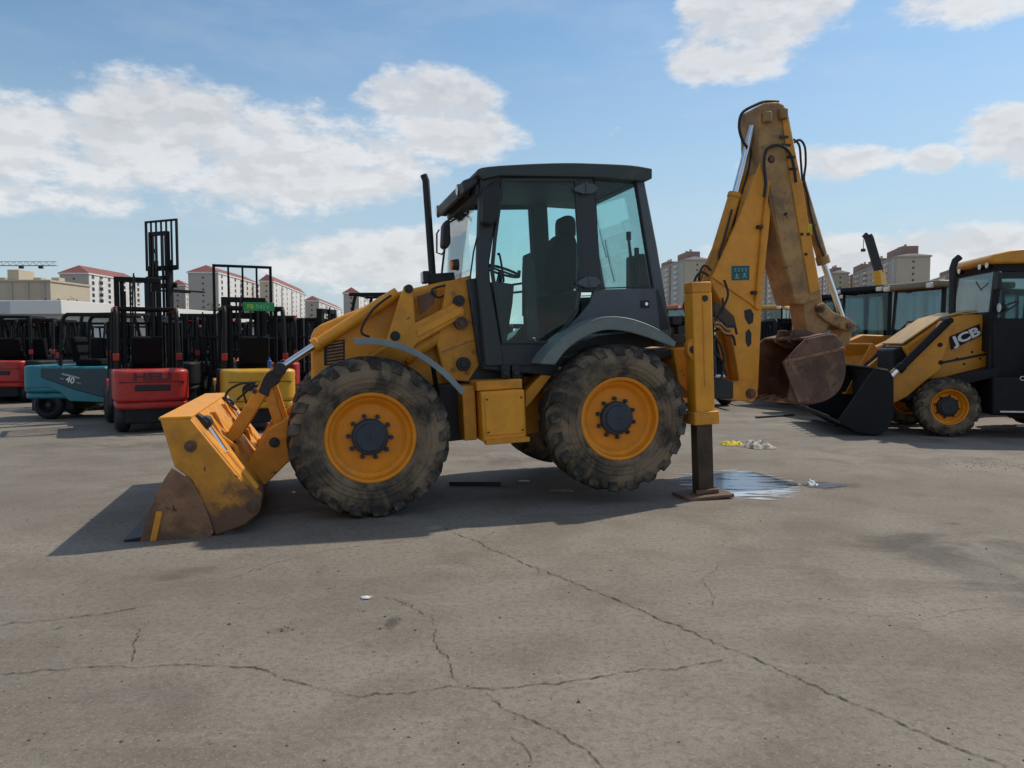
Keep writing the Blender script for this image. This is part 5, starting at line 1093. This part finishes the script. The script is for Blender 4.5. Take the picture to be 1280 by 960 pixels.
for k in range(int(jz / 3)):
    z = k * 3.0
    for sx_ in (-1, 1):
        for sy_ in (-1, 1): mb.bar((sx_, sy_, z), (sx_, sy_, z + 3), .22, .22)
    mb.bar((-1, -1, z), (1, -1, z + 3), .15, .15); mb.bar((1, 1, z), (-1, 1, z + 3), .15, .15)
mb.build('mast', M_forange, tc_)
mb = MB(); n_ = int(JL / 2.2)
for k in range(n_):
    x = k * 2.2
    for y_, z_ in ((-.7, 0), (.7, 0), (0, 1.3)): mb.bar((x, y_, jz + z_), (x + 2.2, y_, jz + z_), .2, .2)
    mb.bar((x, -.7, jz), (x + 1.1, 0, jz + 1.3), .12, .12); mb.bar((x + 1.1, 0, jz + 1.3), (x + 2.2, -.7, jz), .12, .12)
mb.build('jib', M_conc, tc_)
for fx_ in (.62, .80): mb = MB(); mb.box(JL * fx_, JL * fx_ + 1.2, -.5, .5, jz - 1.0, jz); mb.build('trolley', M_dark, tc_)
# ------------------------------------------------------------------ small trees showing over the canopy and between blocks
def leaf_mat(name, c_):
    m_ = mat(name, c_, .75, var=.45, vscale=2.0); return m_
M_leaf = leaf_mat('leaves', (.055, .085, .022)); M_bark = mat('bark', (.07, .05, .035), .9)
def tree(label, px, py, Y, rx_, rz_, seed):
    rr = random.Random(seed); top = at(px, py, Y); h = top.z; f = empty('tree', (top.x, top.y, 0)); tag(f, label, 'tree', 'small trees beyond the canopy')
    b = MB(); b.tube([(0, 0, 0), (.1, 0, h * .35), (0, .1, h * .7)], [.22, .16, .07], 7)
    for k in range(6): t = rr.uniform(0, 6.28); b.tube([(.05, 0, h * (.3 + .05 * k)), (math.cos(t) * rx_ * .6, math.sin(t) * rx_ * .6, h * (.5 + .06 * k))], [.07, .02], 5)
    b.build('trunk', M_bark, f)
    b = MB()
    for k in range(26):
        t = rr.uniform(0, 6.28); q = rr.random() ** .5; cc = Vector((math.cos(t) * q * rx_, math.sin(t) * q * rx_, h - rz_ + rr.uniform(-1, 1) * rz_ * (1 - .5 * q)))
        for j in range(28):
            p = cc + Vector((rr.gauss(0, .32), rr.gauss(0, .32), rr.gauss(0, .28))) * rx_ * .55; a_ = Vector((rr.uniform(-1, 1), rr.uniform(-1, 1), rr.uniform(-1, 1))).normalized(); c_ = a_.cross(Vector((.3, .2, 1))).normalized(); s_ = rr.uniform(.10, .2)
            b.add([p - a_ * s_, p + c_ * s_ * .5, p + a_ * s_, p - c_ * s_ * .5], [(0, 1, 2, 3)])
    b.build('crown', M_leaf, f, smooth=0); return f
tree('green tree top peeping over the white canopy below the tall backrest', 249, 383, 72, 2.6, 1.5, 1)
tree('dark tree at the foot of the red-roofed flats by the hood', 402, 389, 85, 1.9, 1.4, 2)
tree('green tree over the canopy, beside the yellow forklift mast', 268, 388, 74, 2.0, 1.2, 3)
tree('small tree beside the gable of the leftmost red-roofed flats', 72, 368, 95, 1.8, 1.6, 4)
# ------------------------------------------------------------------ puddle, litter
def water_material(cx, cy, rx_, ry_, colr=(.50, .54, .60, 1), rgh=.12):  # default pale blue paints the sky's reflection into the water colour
    m_ = bpy.data.materials.new('puddle_water'); m_.use_nodes = True; T = NT(m_.node_tree); T.n.clear(); tc = T.new('ShaderNodeTexCoord').outputs['Object']
    g = T.new('ShaderNodeBsdfPrincipled'); g.inputs['Base Color'].default_value = colr; g.inputs['Roughness'].default_value = rgh; g.inputs['Specular IOR Level'].default_value = .9
    t = T.new('ShaderNodeBsdfTransparent'); mx = T.new('ShaderNodeMixShader')
    n = T.noise(T.scaled(tc, (1.0, 5.0, 1)), 2.4, 7, .66, .4); sp = T.new('ShaderNodeSeparateXYZ'); T.put(sp.inputs[0], tc)
    dx = T.math('DIVIDE', T.math('SUBTRACT', sp.outputs[0], cx), rx_); dy = T.math('DIVIDE', T.math('SUBTRACT', sp.outputs[1], cy), ry_)
    q = T.math('SUBTRACT', 1.0, T.math('ADD', T.math('MULTIPLY', dx, dx), T.math('MULTIPLY', dy, dy)))
    T.put(mx.inputs[0], T.math('MULTIPLY', T.ramp(T.math('ADD', T.math('MULTIPLY', q, 1.3), T.math('MULTIPLY_ADD', n, 7.0, -3.7)), -.3, .5), .92)); T.l.new(t.outputs[0], mx.inputs[1]); T.l.new(g.outputs[0], mx.inputs[2])
    b_ = T.new('ShaderNodeBump'); b_.inputs['Strength'].default_value = .03; b_.inputs['Distance'].default_value = .01; T.put(b_.inputs['Height'], n); T.put(g.inputs['Normal'], b_.outputs[0])
    o = T.new('ShaderNodeOutputMaterial'); T.l.new(mx.outputs[0], o.inputs[0]); return m_
for px, py, wx_, wy_, lb in ((918, 604, 78, 20, 'shallow puddle with a painted sky reflection beside the stabilizer foot'), (1030, 607, 34, 5, 'thin damp film of water beside the white scraps')):
    c = G(px, py); d_ = c.y / FOC; rx_ = wx_ * d_; ry_ = wy_ * c.y * d_ / CAMH
    pts = [(c.x + rx_ * math.cos(t) * (1 + .08 * math.sin(3 * t)), c.y + ry_ * math.sin(t), .005) for t in [k * math.pi / 20 for k in range(40)]]
    me = bpy.data.meshes.new('puddle'); me.from_pydata(pts, [], [tuple(range(40))]); me.materials.append(water_material(c.x, c.y, rx_ * .9, ry_ * .9) if wx_ > 50 else water_material(c.x, c.y, rx_ * .8, ry_ * .8, (.03, .027, .025, 1), .4)); tag(link('puddle', me), lb, kind='structure')
def rag(name, label, px, py, rx_, ry_, h, m_, seed, cat='rag'):
    rr = random.Random(seed); c = G(px, py); n = 22; vs = []; fs = []
    for j in range(n):
        for i in range(n):
            u_, v_ = i / (n - 1) * 2 - 1, j / (n - 1) * 2 - 1; k = 1 - .25 * mnoise.noise(Vector((u_ * 1.7, v_ * 1.7, seed)))
            e_ = max(abs(u_), abs(v_)); z = h * (.25 + .9 * abs(mnoise.noise(Vector((u_ * 3, v_ * 3, seed * 3.1)))) + .5 * abs(mnoise.noise(Vector((u_ * 8, v_ * 8, seed))))) * (1 - e_ ** 3) + .006
            vs.append((c.x + u_ * rx_ * k + .04 * mnoise.noise(Vector((u_ * 4, v_ * 4, 9))), c.y + v_ * ry_ * k, z))
    for j in range(n - 1):
        for i in range(n - 1): k = j * n + i; fs.append((k, k + 1, k + 1 + n, k + n))
    b = MB(); b.add(vs, fs); return tag(b.build(name, m_, None, smooth=60), label, cat)
rag('rag', 'crumpled yellow rag lying on the concrete beyond the puddle', 915, 556, .15, .16, .07, mat('yellow_cloth', (.62, .50, .05), .9, var=.2, vscale=12), 2)
M_wr = mat('dirty_white_cloth', (.46, .42, .36), .9, var=.35, vscale=9, dust=(.14, .11, .08), dust_amt=.35, dust_scale=9)
rag('rag', 'dirty white rag lying beside the yellow rag', 948, 559, .19, .22, .11, M_wr, 5)
rag('paper_scrap', 'larger white scrap right of the puddle', 1013, 606, .045, .07, .06, M_white, 7, 'scrap'); rag('paper_scrap', 'flat white scrap between puddle and dark damp patch', 992, 606, .05, .05, .02, M_wr, 8, 'scrap')
rag('paper_scrap', 'tiny white scrap on the concrete in front of the front wheel', 458, 748, .018, .02, .012, M_white, 9, 'scrap')
rag('paper_scrap', 'white scrap on shaded concrete under the machine', 655, 602, .05, .03, .012, M_white, 10, 'scrap')
rag('paper_scrap', 'pale scrap on shaded concrete near the raised rear wheel', 702, 614, .12, .05, .006, M_wr, 12, 'scrap')
p0, p1 = G(562, 606.5), G(626, 606.5); b = MB(); b.bar(p0 + Vector((0, 0, .02)), p1 + Vector((0, 0, .02)), .05, .04); tag(b.build('steel_bar', M_blk, None, .004), 'black steel bar lying on the ground under the loader', 'bar')
for (x0_, y0_, x1_, y1_, lb) in ((945, 523, 992, 520, 'long flat steel strip on the ground left of the black bucket'), (1016, 527, 1046, 533, 'short steel rod lying in front of the black bucket')):
    p0, p1 = G(x0_, y0_), G(x1_, y1_); b = MB(); b.bar(p0 + Vector((0, 0, .025)), p1 + Vector((0, 0, .025)), .07, .03); tag(b.build('steel_strip', M_dark, None, .004), lb, 'steel strip')
